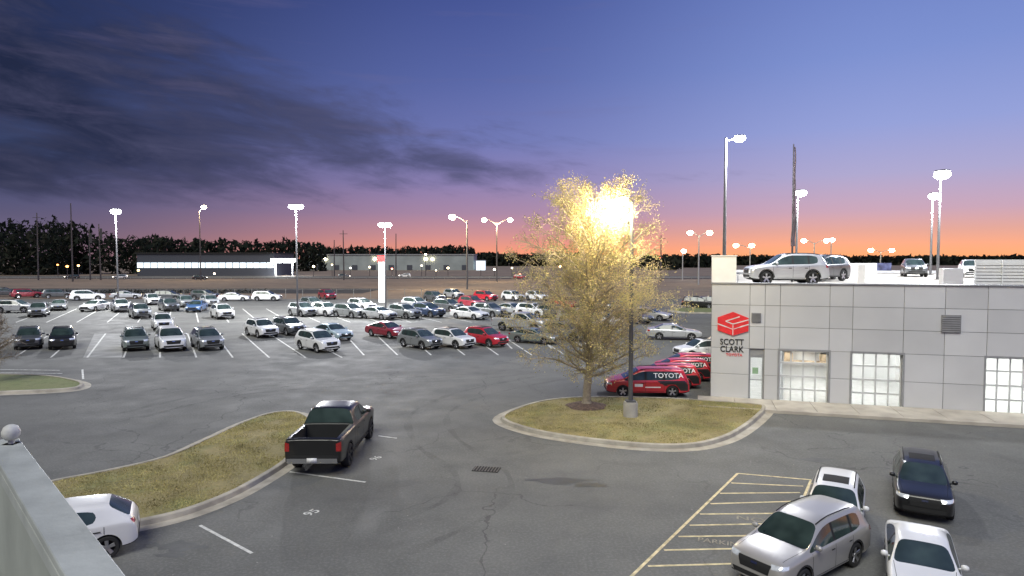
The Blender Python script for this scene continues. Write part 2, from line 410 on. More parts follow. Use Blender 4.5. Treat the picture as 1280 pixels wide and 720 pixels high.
    if kind=='pickup':mb.box((-hx-.12,0,.62),(.015,.34,.17))
    else:patch(mb,[(-5,-.16,zp-.08),(-5,.16,zp-.08),(-5,.16,zp+.08),(-5,-.16,zp+.08)],(1,0,0),2,1,.02)
    addp('licence_plate',mb,[PLATE])
    for sg in(1,-1):
        mb=MB();x=xA-.18;z=cab[0][2]+.12
        mb.lathe([(0,-.09),(.07,-.085),(.095,-.03),(.095,.04),(.06,.09),(0,.1)],'Y',10)
        mm=Matrix.Translation((x,sg*(W/2+.05),z))@Matrix.Diagonal((.75,1.0,.85,1))
        mb.v=[tuple(mm@Vector(q)) for q in mb.v];mb.box((x,sg*(W/2-.03),z-.05),(.05,.14,.04))
        addp('wing_mirror',mb,[P['white']])
    r=S['wr'];ww=.24 if kind!='pickup' else .29
    mb=MB();hw=ww/2
    mb.lathe([(r*.66,-hw*.7),(r*.70,-hw),(r*.92,-hw),(r,-hw*.72),(r,hw*.72),(r*.92,hw),(r*.70,hw),(r*.66,hw*.7),(r*.6,0)],'Y',28)
    ty=mb.mesh('wheel',True,40);fixn(ty);ty.materials.append(TYRE)
    mb=MB();mb.lathe([(0,hw*.25),(r*.62,hw*.25),(r*.67,hw*.8),(r*.69,hw*.9),(r*.66,hw*.95),(r*.62,hw*.6),(r*.60,hw*.3)],'Y',24,1)
    for k in range(5):
        t=2*pi*k/5;mt=Matrix.Rotation(t,4,'Y')
        mb.add([(-.035,hw*.5,0),(.035,hw*.5,0),(.055,hw*.85,r*.64),(-.055,hw*.85,r*.64),(-.035,hw*.72,0),(.035,hw*.72,0),(.045,hw*.97,r*.64),(-.045,hw*.97,r*.64)],
          [(4,5,6,7),(0,1,5,4),(1,2,6,5),(2,3,7,6),(3,0,4,7)],0,mt)
    mb.lathe([(0,hw*.85),(r*.16,hw*.82),(r*.17,hw*.5)],'Y',12,0)
    ri=mb.mesh('rim',False);ri.materials.append(RIM);ri.materials.append(TRIM)
    R['tyre'],R['rim']=ty,ri
    return R
TYPES={k:build_type(k) for k in SPEC}
NAMES={'suv':'parked_car','large_suv':'parked_car','sedan':'parked_car','hatch':'parked_car','minivan':'parked_van','pickup':'pickup_truck'}
CATS={'minivan':'van','pickup':'pickup truck'}
KW={'suv':'SUV','large_suv':'large SUV','sedan':'sedan','hatch':'hatchback','minivan':'minivan','pickup':'pickup truck'}
def car(kind,pos,heading,col,label=None,group='cars parked in the lot',scale=1.0,rim=None,lights=False,name=None,z=0.0,stretch=None):
    R=TYPES[kind];S=R['S']
    e=OB(name or NAMES[kind],None,loc=(pos[0],pos[1],z+.008),rot=(0,0,heading))
    e.empty_display_size=.5;e.scale=(scale,)*3
    if stretch:e.scale=(scale*stretch[0],scale,scale*stretch[1])
    e['label']=label or f"{col} {KW[kind]} parked in a marked asphalt stall"
    e['category']=CATS.get(kind,'car')
    if group:e['group']=group
    for nm,me,loc in R['parts']:
        o=OB(nm,me,parent=e)
        if nm in('body','wing_mirror'):
            o.material_slots[0].link='OBJECT';o.material_slots[0].material=P[col]
        if nm=='headlight' and lights:
            o.material_slots[0].link='OBJECT';o.material_slots[0].material=LENSON
    for xf in S['wx']:
        for sg in(1,-1):
            w=OB('wheel',R['tyre'],parent=e,loc=(S['L']/2-xf,sg*(S['W']/2-.13),S['wr']),rot=(0,0,0 if sg>0 else pi))
            r=OB('rim',R['rim'],parent=w)
            if rim:
                r.material_slots[0].link='OBJECT';r.material_slots[0].material=rim
    return e
def carpx(kind,u,v,rel,col,label=None,back=True,z=0.0,**kw):
    p=G(u,v,z);S=SPEC[kind];r=radians(rel);sc=kw.get('scale',1.0)
    d=Vector((p.x,p.y,0));n=d.normalized()
    if back:
        ext=(abs(cos(r))*S['L']/2+abs(sin(r))*S['W']/2)*sc;d=d+n*ext
    h=atan2(-n.y,-n.x)+r
    return car(kind,(d.x,d.y),h,col,label,z=z,**kw)
def survey(kind,rel,u0,u1,v,mode):
    """solve ground position and size of a vehicle from its measured extent"""
    V=TYPES[kind]['V'][::7];D=F*H/max(20,(v-HZ));X=((u0+u1)/2-640)/F*D;s=.95
    for it in range(60):
        h=atan2(-D,-X)+radians(rel);c_,s_=cos(h),sin(h);us=[];vs=[]
        for p in V:
            z=(p.z if p.z>.3 else 0)
            x=X+s*(p.x*c_-p.y*s_);y=D+s*(p.x*s_+p.y*c_);z=s*z-H
            dp=y*cos(PITCH)-z*sin(PITCH);up=y*sin(PITCH)+z*cos(PITCH)
            us.append(640+F*x/dp);vs.append(360-F*up/dp)
        vv=max(vs) if mode=='b' else min(vs)
        D*=1+.5*((vv-HZ)/(v-HZ)-1);s*=1+.5*((u1-u0)/(max(us)-min(us))-1);s=min(1.1,max(.70,s))
        X+=.6*((u0+u1)/2-(max(us)+min(us))/2)*D/F
    return (X,D),atan2(-D,-X)+radians(rel),s
def carfit(kind,u0,u1,v,mode,rel,col,label,group=None,rim=None):
    p,h,s=survey(kind,rel,u0,u1,v,mode)
    return car(kind,p,h,col,label,group=group,scale=s,rim=rim)

# ---------- ground ----------
sheet('ground',[(-3000,-300),(3000,-300),(3000,5000),(-3000,5000)],0,FIELD,kind='structure')
sheet('parking_lot',[(-220,-60),(160,-60),(160,112),(-220,108)],.004,ASPH,kind='structure')
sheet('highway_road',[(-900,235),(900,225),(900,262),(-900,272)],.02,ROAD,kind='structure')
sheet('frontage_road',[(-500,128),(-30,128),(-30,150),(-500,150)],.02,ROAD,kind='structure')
def smooth(pts,n=5):
    out=[];k=len(pts)
    for i in range(k):
        p0,p1,p2,p3=pts[i-1],pts[i],pts[(i+1)%k],pts[(i+2)%k]
        for j in range(n):
            t=j/n
            out.append(.5*((2*p1)+(p2-p0)*t+(2*p0-5*p1+4*p2-p3)*t*t+(3*p1-p0-3*p2+p3)*t**3))
    return out
def inpoly(p,poly):
    c=False;j=len(poly)-1
    for i in range(len(poly)):
        a,b_=poly[i],poly[j]
        if (a.y>p[1])!=(b_.y>p[1]) and p[0]<(b_.x-a.x)*(p[1]-a.y)/(b_.y-a.y)+a.x:c=not c
        j=i
    return c
BLADE=M('grass_blade',(.34,.30,.12),.9,var=.5,scale=1.2)
def island(px,mat,label,blades=0):
    pts=smooth([G(u,v) for u,v in px])
    ar=sum(pts[i-1].x*pts[i].y-pts[i].x*pts[i-1].y for i in range(len(pts)))
    if ar<0:pts.reverse()
    n=len(pts);nr=[]
    for i in range(n):
        t=(pts[(i+1)%n]-pts[i-1]).normalized();nr.append(Vector((t.y,-t.x,0)))
    prof=[(.36,.008),(.03,.014),(0,.13),(-.02,.15),(-.15,.155),(-.16,.10)]
    mb=MB();k=len(prof)
    for p,q in zip(pts,nr):
        for o_,z in prof:mb.v.append((p.x+q.x*o_,p.y+q.y*o_,z))
    for i in range(n):
        j=(i+1)%n
        for a in range(k-1):mb.f.append((i*k+a,j*k+a,j*k+a+1,i*k+a+1));mb.m.append(0)
    me=mb.mesh('kerb');fixn(me)
    OB('kerb',me,[KERB],kind='structure')
    inner=[p-q*.155 for p,q in zip(pts,nr)]
    me=bpy.data.meshes.new('grass_island');bm=bmesh.new()
    f=bm.faces.new([bm.verts.new((p.x,p.y,.125)) for p in inner]);bmesh.ops.triangulate(bm,faces=bm.faces)
    bm.to_mesh(me);bm.free();fixn(me)
    OB('grass_island',me,[mat],kind='structure')
    if blades:
        mb=MB();xs=[p.x for p in inner];ys=[p.y for p in inner];cnt=0;tries=0
        while cnt<blades and tries<blades*12:
            tries+=1
            x=random.uniform(min(xs),max(xs));y=random.uniform(min(ys),max(ys))
            if noise.noise(Vector((x*.9,y*.9,2)))<random.uniform(-.5,.3):continue
            if not inpoly((x,y),inner):continue
            cnt+=1;h=random.uniform(.02,.06);a=random.uniform(0,pi);w=.012;dx=random.uniform(-.05,.05);dy=random.uniform(-.05,.05)
            mb.add([(x-cos(a)*w,y-sin(a)*w,.12),(x+cos(a)*w,y+sin(a)*w,.12),(x+dx,y+dy,.12+h)],[(0,1,2)])
        OB('grass_tufts',mb.mesh('grass_tufts'),[BLADE],kind='stuff',label=label,category='grass')
    return inner
island([(20,625),(60,607),(130,593),(205,575),(262,550),(305,530),(340,519),(372,518),(392,530),(385,552),(362,578),(335,597),(290,622),(230,645),(165,660),(90,672),(30,668)],GRASS,'short dry autumn grass on a kerbed island',24000)
island([(626,525),(655,510),(690,502),(740,499),(820,500),(890,504),(945,508),(957,512),(950,522),(930,538),(905,551),(865,560),(805,560),(720,551),(660,540)],GRASS,'patchy brown grass on the tree island',24000)
island([(-80,468),(0,470),(60,472),(96,478),(104,483),(92,488),(50,491),(0,493),(-80,496)],GREEN,'green grass on a kerbed lot island')
island([(842,387),(890,384),(960,384),(960,392),(890,392),(850,391)],GREEN,'green verge')
def line(a,b_,w,mat,z=.010,name='painted_line'):
    d=(b_-a).normalized();n=Vector((-d.y,d.x,0))*w/2
    return [(a-n),(b_-n),(b_+n),(a+n)]
def lines(name,segs,w,mat,z=.009):
    mb=MB()
    for s in segs:
        q=line(G(*s[:2]),G(*s[2:]),w,mat)
        mb.add([(p.x,p.y,z) for p in q],[(0,1,2,3)]);z+=.00003
    me=mb.mesh(name);fixn(me)
    for p in me.polygons:
        if p.normal.z<0:p.flip()
    return OB(name,me,[mat],kind='structure')
segs=[]
for k in range(-1,11):
    u=18+k*45.5
    if 460<u:continue
    segs.append((u,447,u+(201-u)*.25,417))
for k in range(8):
    u=455+k*42;segs.append((u,444,u-22-k*3,420))
for k in range(18):
    u=20+k*38;segs.append((u,403,u+(230-u)*.22,386))
for k in range(3):segs.append((640+k*50,436,622+k*48,418))
lines('stall_lines',segs,.12,WLINE)
lines('near_stall_lines',[(362,590,457,603),(250,657,315,692),(473,545,496,548)],.08,WLINE)
lines('crosswalk_marking',[(0,462,75,463),(0,466,78,467),(103,462,104,474)],.10,WLINE)
lines('hatched_marking',[(922,592,788,722),(922,592,1014,600),(914,604,1004,608),(900,617,1000,616),(888,630,992,627),(875,643,975,642),(862,657,960,655),(848,671,946,670),(830,688,930,686),(810,708,918,705),(1014,600,995,645)],.075,YLINE)
sheet('painted_sheen_patch',[G(104,447),G(152,447),G(158,417),G(118,417)],.007,M('pale_sheen_colour',(.24,.24,.225),.8,var=.3,scale=.9,bump=.2),kind='structure')  # sheen on the asphalt put in as a paler flat colour
def tyremat():
    m=bpy.data.materials.new('tyre_mark');m.use_nodes=True;nt=m.node_tree;b=nt.nodes['Principled BSDF']
    tc=nt.nodes.new('ShaderNodeTexCoord').outputs['Object']
    b.inputs['Base Color'].default_value=(.05,.052,.05,1);b.inputs['Roughness'].default_value=.8
    nt.links.new(ramp_(nt,noise_(nt,tc,.8,5,.65),[(.40,.0),(.7,.20)]),b.inputs['Alpha']);return m
TM_=tyremat()
def tyremark(px,w,z):
    pts=[G(u,v) for u,v in px];o=[]
    for i in range(len(pts)-1):
        p0=pts[max(0,i-1)];p1=pts[i];p2=pts[i+1];p3=pts[min(len(pts)-1,i+2)]
        for j in range(8):
            t=j/8;o.append(.5*((2*p1)+(p2-p0)*t+(2*p0-5*p1+4*p2-p3)*t*t+(3*p1-p0-3*p2+p3)*t**3))
    o.append(pts[-1]);mb=MB()
    for off in(-.8,.8):
        b0=len(mb.v)
        for i,p in enumerate(o):
            t=(o[min(len(o)-1,i+1)]-o[max(0,i-1)]).normalized();n=Vector((-t.y,t.x,0));k=w*(1+.4*sin(i*.7))
            for s in(-.5,.5):
                q=p+n*(off+s*k);mb.v.append((q.x,q.y,z))
        for i in range(len(o)-1):mb.f.append((b0+2*i,b0+2*i+1,b0+2*i+3,b0+2*i+2));mb.m.append(0)
    me=mb.mesh('tyre_mark');OB('tyre_mark',me,[TM_],kind='structure')
tyremark([(700,470),(600,490),(540,515),(545,550),(600,590),(590,630),(480,680)],.24,.0082)
tyremark([(160,520),(300,490),(450,478),(600,470),(720,455)],.28,.0079)
def ptext(s,u,v,size,ang,mat,sx=1):
    p=G(u,v);o=OB('ground_lettering',text_mesh(s,size,mat,.0005),loc=(p.x,p.y,.0125),rot=(0,0,ang),kind='structure');o.scale=(sx,1,1)
WYL=M('faded_yellow_lettering',(.25,.23,.18),.8,var=.4,scale=9)
ptext('NO',938,649.5,.38,radians(-20),WYL,1.2);ptext('PARKING',903,679,.34,radians(-20),WYL,.8)
ptext('95',390,641,.42,radians(60),WLINE);ptext('96',470,573,.42,radians(65),WLINE)
DRK=M('oil_stain',(.065,.067,.065),.6,var=.35,scale=1.4,bump=.2);WET=M('damp_asphalt',(.075,.078,.075),.35,var=.3,scale=1.0)
def blob(u,v,rx,ry,mat,name,z=.008):
    p=G(u,v);ph=random.uniform(0,9)
    sheet(name,[(p.x+rx*cos(t)*(1+.25*sin(3*t+ph)+.15*sin(7*t)),p.y+ry*sin(t)*(1+.25*cos(4*t+ph)+.1*sin(9*t+ph))) for t in [2*pi*i/48 for i in range(48)]],z,mat,kind='structure')
for i,(u,v,a,b_) in enumerate(((222,683,.42,.28),(190,682,.18,.12),(250,684,.2,.1),(215,694,.35,.12),(1237,543,.5,.3),(1020,575,.6,.2))):blob(u,v,a,b_,DRK,'oil_stain',.0065+i*.0002)
blob(700,601,.9,.28,WET,'puddle',.0076);blob(738,606,.45,.2,WET,'puddle',.0088)
p=G(608,587);mb=MB()
mb.box((0,0,.012),(.85,.5,.01),1)
for i in range(9):mb.box((-.38+i*.095,0,.02),(.04,.46,.012))
OB('drain_grate',mb.mesh('drain_grate'),[M('cast_iron',(.11,.10,.09),.6,.4),TRIM],loc=(p.x,p.y,0),rot=(0,0,-.2),label='rusty iron storm drain grate in the asphalt',category='drain')

# ---------- lamps ----------
LEDW=M('lit_lamp_lens',(1,1,1),.3,emit=60,ecol=(.93,.97,1.0))
LEDY=M('lit_warm_lens',(1,.9,.7),.3,emit=60,ecol=(1,.84,.52))
def light(parent,loc,power,col,r=.25):
    l=bpy.data.lights.new('lamp_light','POINT');l.energy=power;l.color=col;l.shadow_soft_size=r
    o=bpy.data.objects.new('lamp_light',l);COL.objects.link(o);o.parent=parent;o.location=loc
def pole_lamp(base,top,heads,power,label,polemat=POLEM,z0=0,base_h=0.0,r=.11,col=(.97,.98,1),lens=LEDW,hs=1.0,group='lot light poles',split=False):
    e=OB('street_lamp',None,loc=(base[0],base[1],z0));e['label']=label;e['category']='street lamp';e['group']=group
    mb=MB();n=12
    mb.tube((0,0,base_h),(0,0,top),r,r*.62,n);mb.box((0,0,base_h+.03),(r*4,r*4,.05));mb.tube((0,0,top),(0,0,top+.06),r*.8,r*.3,n)
    OB('pole',mb.mesh('pole',True,40),[polemat],parent=e)
    if base_h:
        mb=MB();mb.lathe([(0,0),(.30,0),(.30,base_h*.9),(.27,base_h),(0,base_h)],'Z',24);OB('concrete_base',mb.mesh('concrete_base',True,40),[CONC],parent=e)
    for dx,dy in heads:
        a=atan2(dy,dx)
        mb=MB();mb.tube((0,0,top-.12),(dx*.8,dy*.8,top-.02),.04,.035,8);OB('arm',mb.mesh('arm'),[polemat],parent=e)
        mt=Matrix.Translation((dx,dy,top-.02))@Matrix.Rotation(a,4,'Z')
        mb=MB();mb.box((0,0,.17*hs),(.60*hs,.36*hs,.07*hs),0,mt,.7);h=OB('lamp_head',mb.mesh('lamp_head'),[polemat],parent=e)
        mb=MB();mt2=mt@Matrix.Diagonal((1.15,.85,.8,1));mb.lathe([(0,-.27*hs),(.12*hs,-.25*hs),(.22*hs,-.18*hs),(.285*hs,-.08*hs),(.295*hs,.02*hs),(.27*hs,.10*hs),(.20*hs,.165*hs),(0,.17*hs)],'Z',20,0,mt2);OB('lamp_lens',mb.mesh('lamp_lens',True),[lens],parent=h)
    if power:
        if split:
            for dx,dy in heads:light(e,(dx,dy,top-.55*hs),power/len(heads),col)
        else:
            mx=sum(h[0] for h in heads)/len(heads);my=sum(h[1] for h in heads)/len(heads)
            light(e,(mx,my-.5,top-.55*hs),power,col)
    return e
def lamp_px(u,vb,vt,heads,power,label,z0=0,zg=None,**kw):
    p=G(u,vb);t=A(u,vt,p.y).z
    return pole_lamp((p.x,p.y),t,heads,power,label,**kw)
p=G(788,524);ht=A(797,252,p.y).z
pole_lamp((p.x,p.y),ht,[(-.5,-.75),(-.9,.45)],2900,'grey steel lot light pole on a concrete base beside the tree',base_h=.75,col=(1,.84,.52),lens=LEDY,r=.10,split=True,hs=.8)
lamp_px(372,396,258,[(-.36,0),(.36,0)],17000,'tall grey pole with two bright lamp heads',hs=1.5,r=.12)
lamp_px(148,385,264,[(-.1,0),(.1,0)],21000,'tall grey pole with a bright lamp head',hs=1.8,r=.14)
lamp_px(482,385,281,[(-.4,0),(.4,0)],18000,'grey lamp pole with two white lamps by the fence',hs=1.6,r=.13)
q=G(478,378);e=OB('pylon_sign',None,loc=(q.x,q.y,0));e['label']='slim white lit pylon sign with a red cap';e['category']='sign'
mb=MB();mb.box((0,0,3.2),(1.1,.35,6.4));OB('sign_column',mb.mesh('sign_column'),[M('lit_white_panel',(.85,.87,.86),.4,emit=.8,ecol=(.85,1,.9))],parent=e)
mb=MB();mb.box((-.15,0,6.9),(1.1,.4,1.0));OB('sign_cap',mb.mesh('sign_cap'),[M('lit_red_panel',(.6,.03,.03),.4,emit=1.8,ecol=(.9,.05,.04))],parent=e)
def cobra(u,vb,vt,arms,label,lens=LEDY,power=0,mat=STEEL):
    p=G(u,vb);t=A(u,vt,p.y).z
    e=OB('street_lamp',None,loc=(p.x,p.y,0));e['label']=label;e['category']='street lamp';e['group']='roadside lamps'
    mb=MB();mb.tube((0,0,0),(0,0,t*.94),.24,.14,8);OB('pole',mb.mesh('pole',True,40),[mat],parent=e)
    for a in arms:
        mb=MB();pr=Vector((0,0,t*.9))
        for k in range(1,7):
            s=k/6;q=Vector((a*s,0,t*.9+(t*.1)*sin(s*pi/2)));mb.tube(pr,q,.10,.08,6);pr=q
        OB('arm',mb.mesh('arm'),[mat],parent=e)
        mb=MB();mb.box((a*1.08,0,t+.35),(1.0,.6,.25),0,None,.7);h=OB('lamp_head',mb.mesh('lamp_head'),[mat],parent=e)
        mb=MB();mb.lathe([(0,-.75),(.5,-.6),(.8,-.2),(.75,.2),(.4,.42),(0,.43)],'Z',12);mb.v=[(x+a*1.1,y,z+t-.15) for x,y,z in mb.v]
        OB('lamp_lens',mb.mesh('lamp_lens',True),[lens],parent=h)
    if power:light(e,(sum(arms)/len(arms),-1.4,t-1.6),power,(1,.75,.4),.5)
    return e
cobra(584,362,270,[-3.0],'tall curved roadside lamp with one lit arm',power=14000,mat=POLEM)
cobra(621,352,274,[-3.5,3.8],'double armed lit roadside lamp',power=14000,mat=POLEM)
cobra(251,350,258,[1.4],'roadside lamp glowing orange above the trees',power=12000,mat=DARKP)
cobra(873,356,290,[-2.2,2.6],'double armed lit roadside lamp');cobra(937,352,306,[-4,0.5],'curved roadside lamp on a grey pole')
cobra(1017,352,300,[-3.0,3.4],'double armed lit roadside lamp');cobra(1100,350,312,[-3,3.4],'double armed lit roadside lamp')
cobra(853,350,313,[.3],'small white roadside lamp',lens=LEDW);cobra(1038,350,299,[.3],'small white roadside lamp',lens=LEDW)
for u,vb,vt in((91,352,254),(48,350,266),(430,350,288),(495,348,292),(418,348,300),(113,350,286),(126,350,280),(826,352,294)):
    p=G(u,vb);t=A(u,vt,p.y).z;mb=MB();mb.tube((0,0,0),(random.uniform(-.2,.2),0,t),.26,.14,7)
    if u in(48,430,826):
        mb.box((0,0,t*.93),(2.6,.15,.15))
    if u in(113,126):mb.box((.5,0,t*.82),(.8,.05,t*.2))
    OB('utility_pole',mb.mesh('utility_pole'),[DARKP],loc=(p.x,p.y,0),label='tall dark utility pole beside the road',category='utility pole',group='utility poles')

# ---------- lot cars ----------
L_=[
('suv',37,438,-4,'dark grey'),('suv',79,438,-2,'black'),('suv',169,440,4,'grey green'),('large_suv',213,441,5,'white'),('suv',259,440,10,'grey'),
('large_suv',397,443,28,'white'),('suv',327,424,22,'white'),('suv',361,421,24,'dark grey'),('sedan',416,428,30,'pale blue'),
('sedan',484,425,35,'dark red'),('suv',525,439,40,'grey'),('suv',566,438,42,'white'),('suv',607,436,45,'red'),
('suv',437,399,40,'grey'),('sedan',473,401,42,'silver'),('suv',505,400,42,'grey'),('suv',535,398,44,'dark blue'),('sedan',587,401,46,'white'),
('suv',560,391,44,'dark grey'),('suv',612,398,46,'grey'),('sedan',640,395,46,'silver'),('suv',667,398,48,'white'),('suv',692,400,48,'dark grey'),
('suv',407,397,30,'white'),('suv',378,397,28,'silver'),
('suv',49,397,-8,'grey'),('sedan',74,389,-4,'grey'),('sedan',119,390,-30,'white'),('suv',151,391,8,'silver'),('suv',175,399,8,'grey'),
('suv',203,414,6,'white'),('suv',211,390,10,'dark grey'),('sedan',246,391,-12,'blue'),('suv',278,400,14,'white'),
('sedan',10,388,70,'grey'),('suv',33,373,100,'dark red'),('suv',6,371,80,'dark grey'),('suv',72,373,90,'dark grey'),('large_suv',110,376,85,'white'),
('sedan',158,374,80,'silver'),('suv',211,376,70,'dark grey'),('suv',256,375,60,'dark grey'),('sedan',293,377,80,'white'),('suv',334,377,70,'white'),
('suv',409,375,20,'dark red'),('suv',543,378,30,'dark grey'),('suv',567,374,30,'silver'),('suv',607,377,40,'red'),('suv',641,377,35,'white'),('suv',671,377,35,'white'),
('suv',590,386,40,'dark red'),
('pickup',652,417,60,'silver'),('sedan',668,432,62,'grey green'),('suv',706,428,60,'grey'),('suv',722,408,50,'silver'),('suv',752,412,50,'white'),
('sedan',790,406,50,'dark grey'),('sedan',842,426,95,'silver'),('sedan',780,392,60,'grey'),('suv',873,386,90,'black'),('suv',893,386,90,'dark grey'),
('sedan',812,402,70,'beige'),('suv',740,390,50,'dark grey'),('suv',706,388,40,'red'),('suv',20,392,60,'silver'),
('suv',232,385,10,'grey'),('suv',262,384,12,'silver'),('suv',190,382,10,'white'),('suv',390,388,25,'grey'),('suv',452,390,36,'white'),('suv',520,388,40,'silver')]
for k,u,v,rel,c in L_:
    sc=.93 if v>410 else 1.0
    carpx(k,u,v,rel+random.uniform(-2,2),c,scale=sc*(.92 if (v>430 and u>320) else 1))
for u,v,rel,c in((90,349,-88,'black'),(250,350,88,'black'),(150,349,-88,'silver'),(430,348,88,'dark grey'),(506,347,-88,'white'),(650,349,88,'dark red')):
    carpx('suv',u,v,rel,c,f'{c} SUV driving on the road with lights on',group='cars on the road',lights=True,name='car')
carfit('pickup',356,467,580,'b',165,'black','black crew cab pickup truck stopped beside the kerbed island',rim=RIMD)
carfit('hatch',-58,175,730,'b',-98,'white','white compact hatchback parked below the roof edge')
GN='cars in the near bay'
carfit('large_suv',918,1084,619,'t',-30,'beige','silver beige large SUV parked beside the yellow hatching',GN)
carfit('suv',1004,1080,584,'t',-3,'white','white SUV parked behind the silver one',GN)
carfit('suv',1116,1193,657,'b',3,'black','black compact SUV facing out of its stall',GN)
carfit('sedan',1111,1202,650,'t',4,'white','white sedan parked in front of the black SUV',GN)
def redvan(u0,u1,v,rel,lab):
    e=carfit('minivan',u0,u1,v,'b',rel,'red',lab,'red wrapped vans')
    TM=M('van_white_vinyl',(.85,.85,.85),.4)
    S=SPEC['minivan']
    VV=[];FF=[]
    for nm,me,loc in TYPES['minivan']['parts'][:5]:
        o=len(VV);VV+=[v_.co.copy() for v_ in me.vertices];FF+=[tuple(i+o for i in p_.vertices) for p_ in me.polygons]
    bv=BVHTree.FromPolygons(VV,FF)
    for sg in(1,-1):
        me=text_mesh('TOYOTA',.40,TM,.0)
        for v_ in me.vertices:
            x=v_.co.x*(-sg)*1.12-1.25;z=v_.co.y+1.34
            h=bv.ray_cast(Vector((x,sg*3,z)),Vector((0,-sg,0)))
            y=(h[0].y if h[0] else sg*.9)+sg*.012
            v_.co=Vector((x,y,z))
        OB('lettering',me,parent=e)
        for nm,mt,qs in(('vinyl_graphic',M('van_black_vinyl',(.02,.02,.022),.3),[(-2.45,.42),(-1.55,.42),(-.5,1.04),(-2.45,1.04)]),('vinyl_graphic',TM,[(.35,.66),(.85,.66),(.85,.84),(.35,.84)]),('vinyl_graphic',TM,[(-.75,.60),(.2,.60),(.2,.67),(-.75,.67)]),('vinyl_graphic',TM,[(1.0,.5),(1.25,.5),(1.25,.72),(1.0,.72)])):
            mb=MB();n=8
            for i in range(n+1):
                for j in range(n+1):
                    a_,b_=i/n,j/n
                    x=(qs[0][0]*(1-a_)+qs[1][0]*a_)*(1-b_)+(qs[3][0]*(1-a_)+qs[2][0]*a_)*b_
                    z=(qs[0][1]*(1-a_)+qs[1][1]*a_)*(1-b_)+(qs[3][1]*(1-a_)+qs[2][1]*a_)*b_
                    h=bv.ray_cast(Vector((x,sg*3,z)),Vector((0,-sg,0)))
                    y=h[0].y if (h[0] and abs(h[0].y)>.6) else sg*.93
                    mb.v.append((x,y+sg*.008,z))
            wx=[S['L']/2-w for w in S['wx']]
            for i in range(n):
                for j in range(n):
                    q=[i*(n+1)+j,(i+1)*(n+1)+j,(i+1)*(n+1)+j+1,i*(n+1)+j+1]
                    cx=sum(mb.v[t][0] for t in q)/4;cz=sum(mb.v[t][2] for t in q)/4
                    if min(sqrt((cx-w)**2+(cz-S['wr'])**2) for w in wx)>S['wr']+.10:
                        mb.f.append(tuple(q));mb.m.append(0)
            OB(nm,mb.mesh(nm,True),[mt],parent=e)
    return e
redvan(755,862,497,-80,'red wrapped minivan with white lettering and black rear')
redvan(783,876,487,-78,'red wrapped minivan parked behind the first one')
redvan(808,884,478,-76,'red wrapped minivan in the middle of the row')
redvan(828,888,470,-74,'red wrapped minivan at the end of the row')
carpx('suv',876,452,-60,'white','white SUV at the end of the van row',group=None,scale=.8)

# ---------- tree ----------
def tubepath(mb,pts,r0,r1,n):
    k=len(pts)-1
    for i in range(k):
        mb.tube(pts[i],pts[i+1],r0+(r1-r0)*i/k,r0+(r1-r0)*(i+1)/k,n,0,False)
BARK=M('bark',(.32,.27,.20),.9,var=.3,scale=6,bump=.6)
def leafmat(name,stops):
    m=bpy.data.materials.new(name);m.use_nodes=True;nt=m.node_tree;nt.nodes.clear()
    g=nt.nodes.new('ShaderNodeNewGeometry');c=ramp_(nt,g.outputs['Random Per Island'],stops)
    d=nt.nodes.new('ShaderNodeBsdfDiffuse');t=nt.nodes.new('ShaderNodeBsdfTranslucent');mx=nt.nodes.new('ShaderNodeMixShader');mx.inputs[0].default_value=.4
    nt.links.new(c,d.inputs[0]);nt.links.new(c,t.inputs[0]);nt.links.new(d.outputs[0],mx.inputs[1]);nt.links.new(t.outputs[0],mx.inputs[2])
    o=nt.nodes.new('ShaderNodeOutputMaterial');nt.links.new(mx.outputs[0],o.inputs[0]);return m
LEAF=leafmat('autumn_leaf',[(0,(.60,.47,.24)),(.4,(.54,.46,.22)),(.75,(.38,.38,.16)),(1,(.66,.54,.30))])
def rv(s):return Vector((random.uniform(-s,s),random.uniform(-s,s),random.uniform(-s,s)))
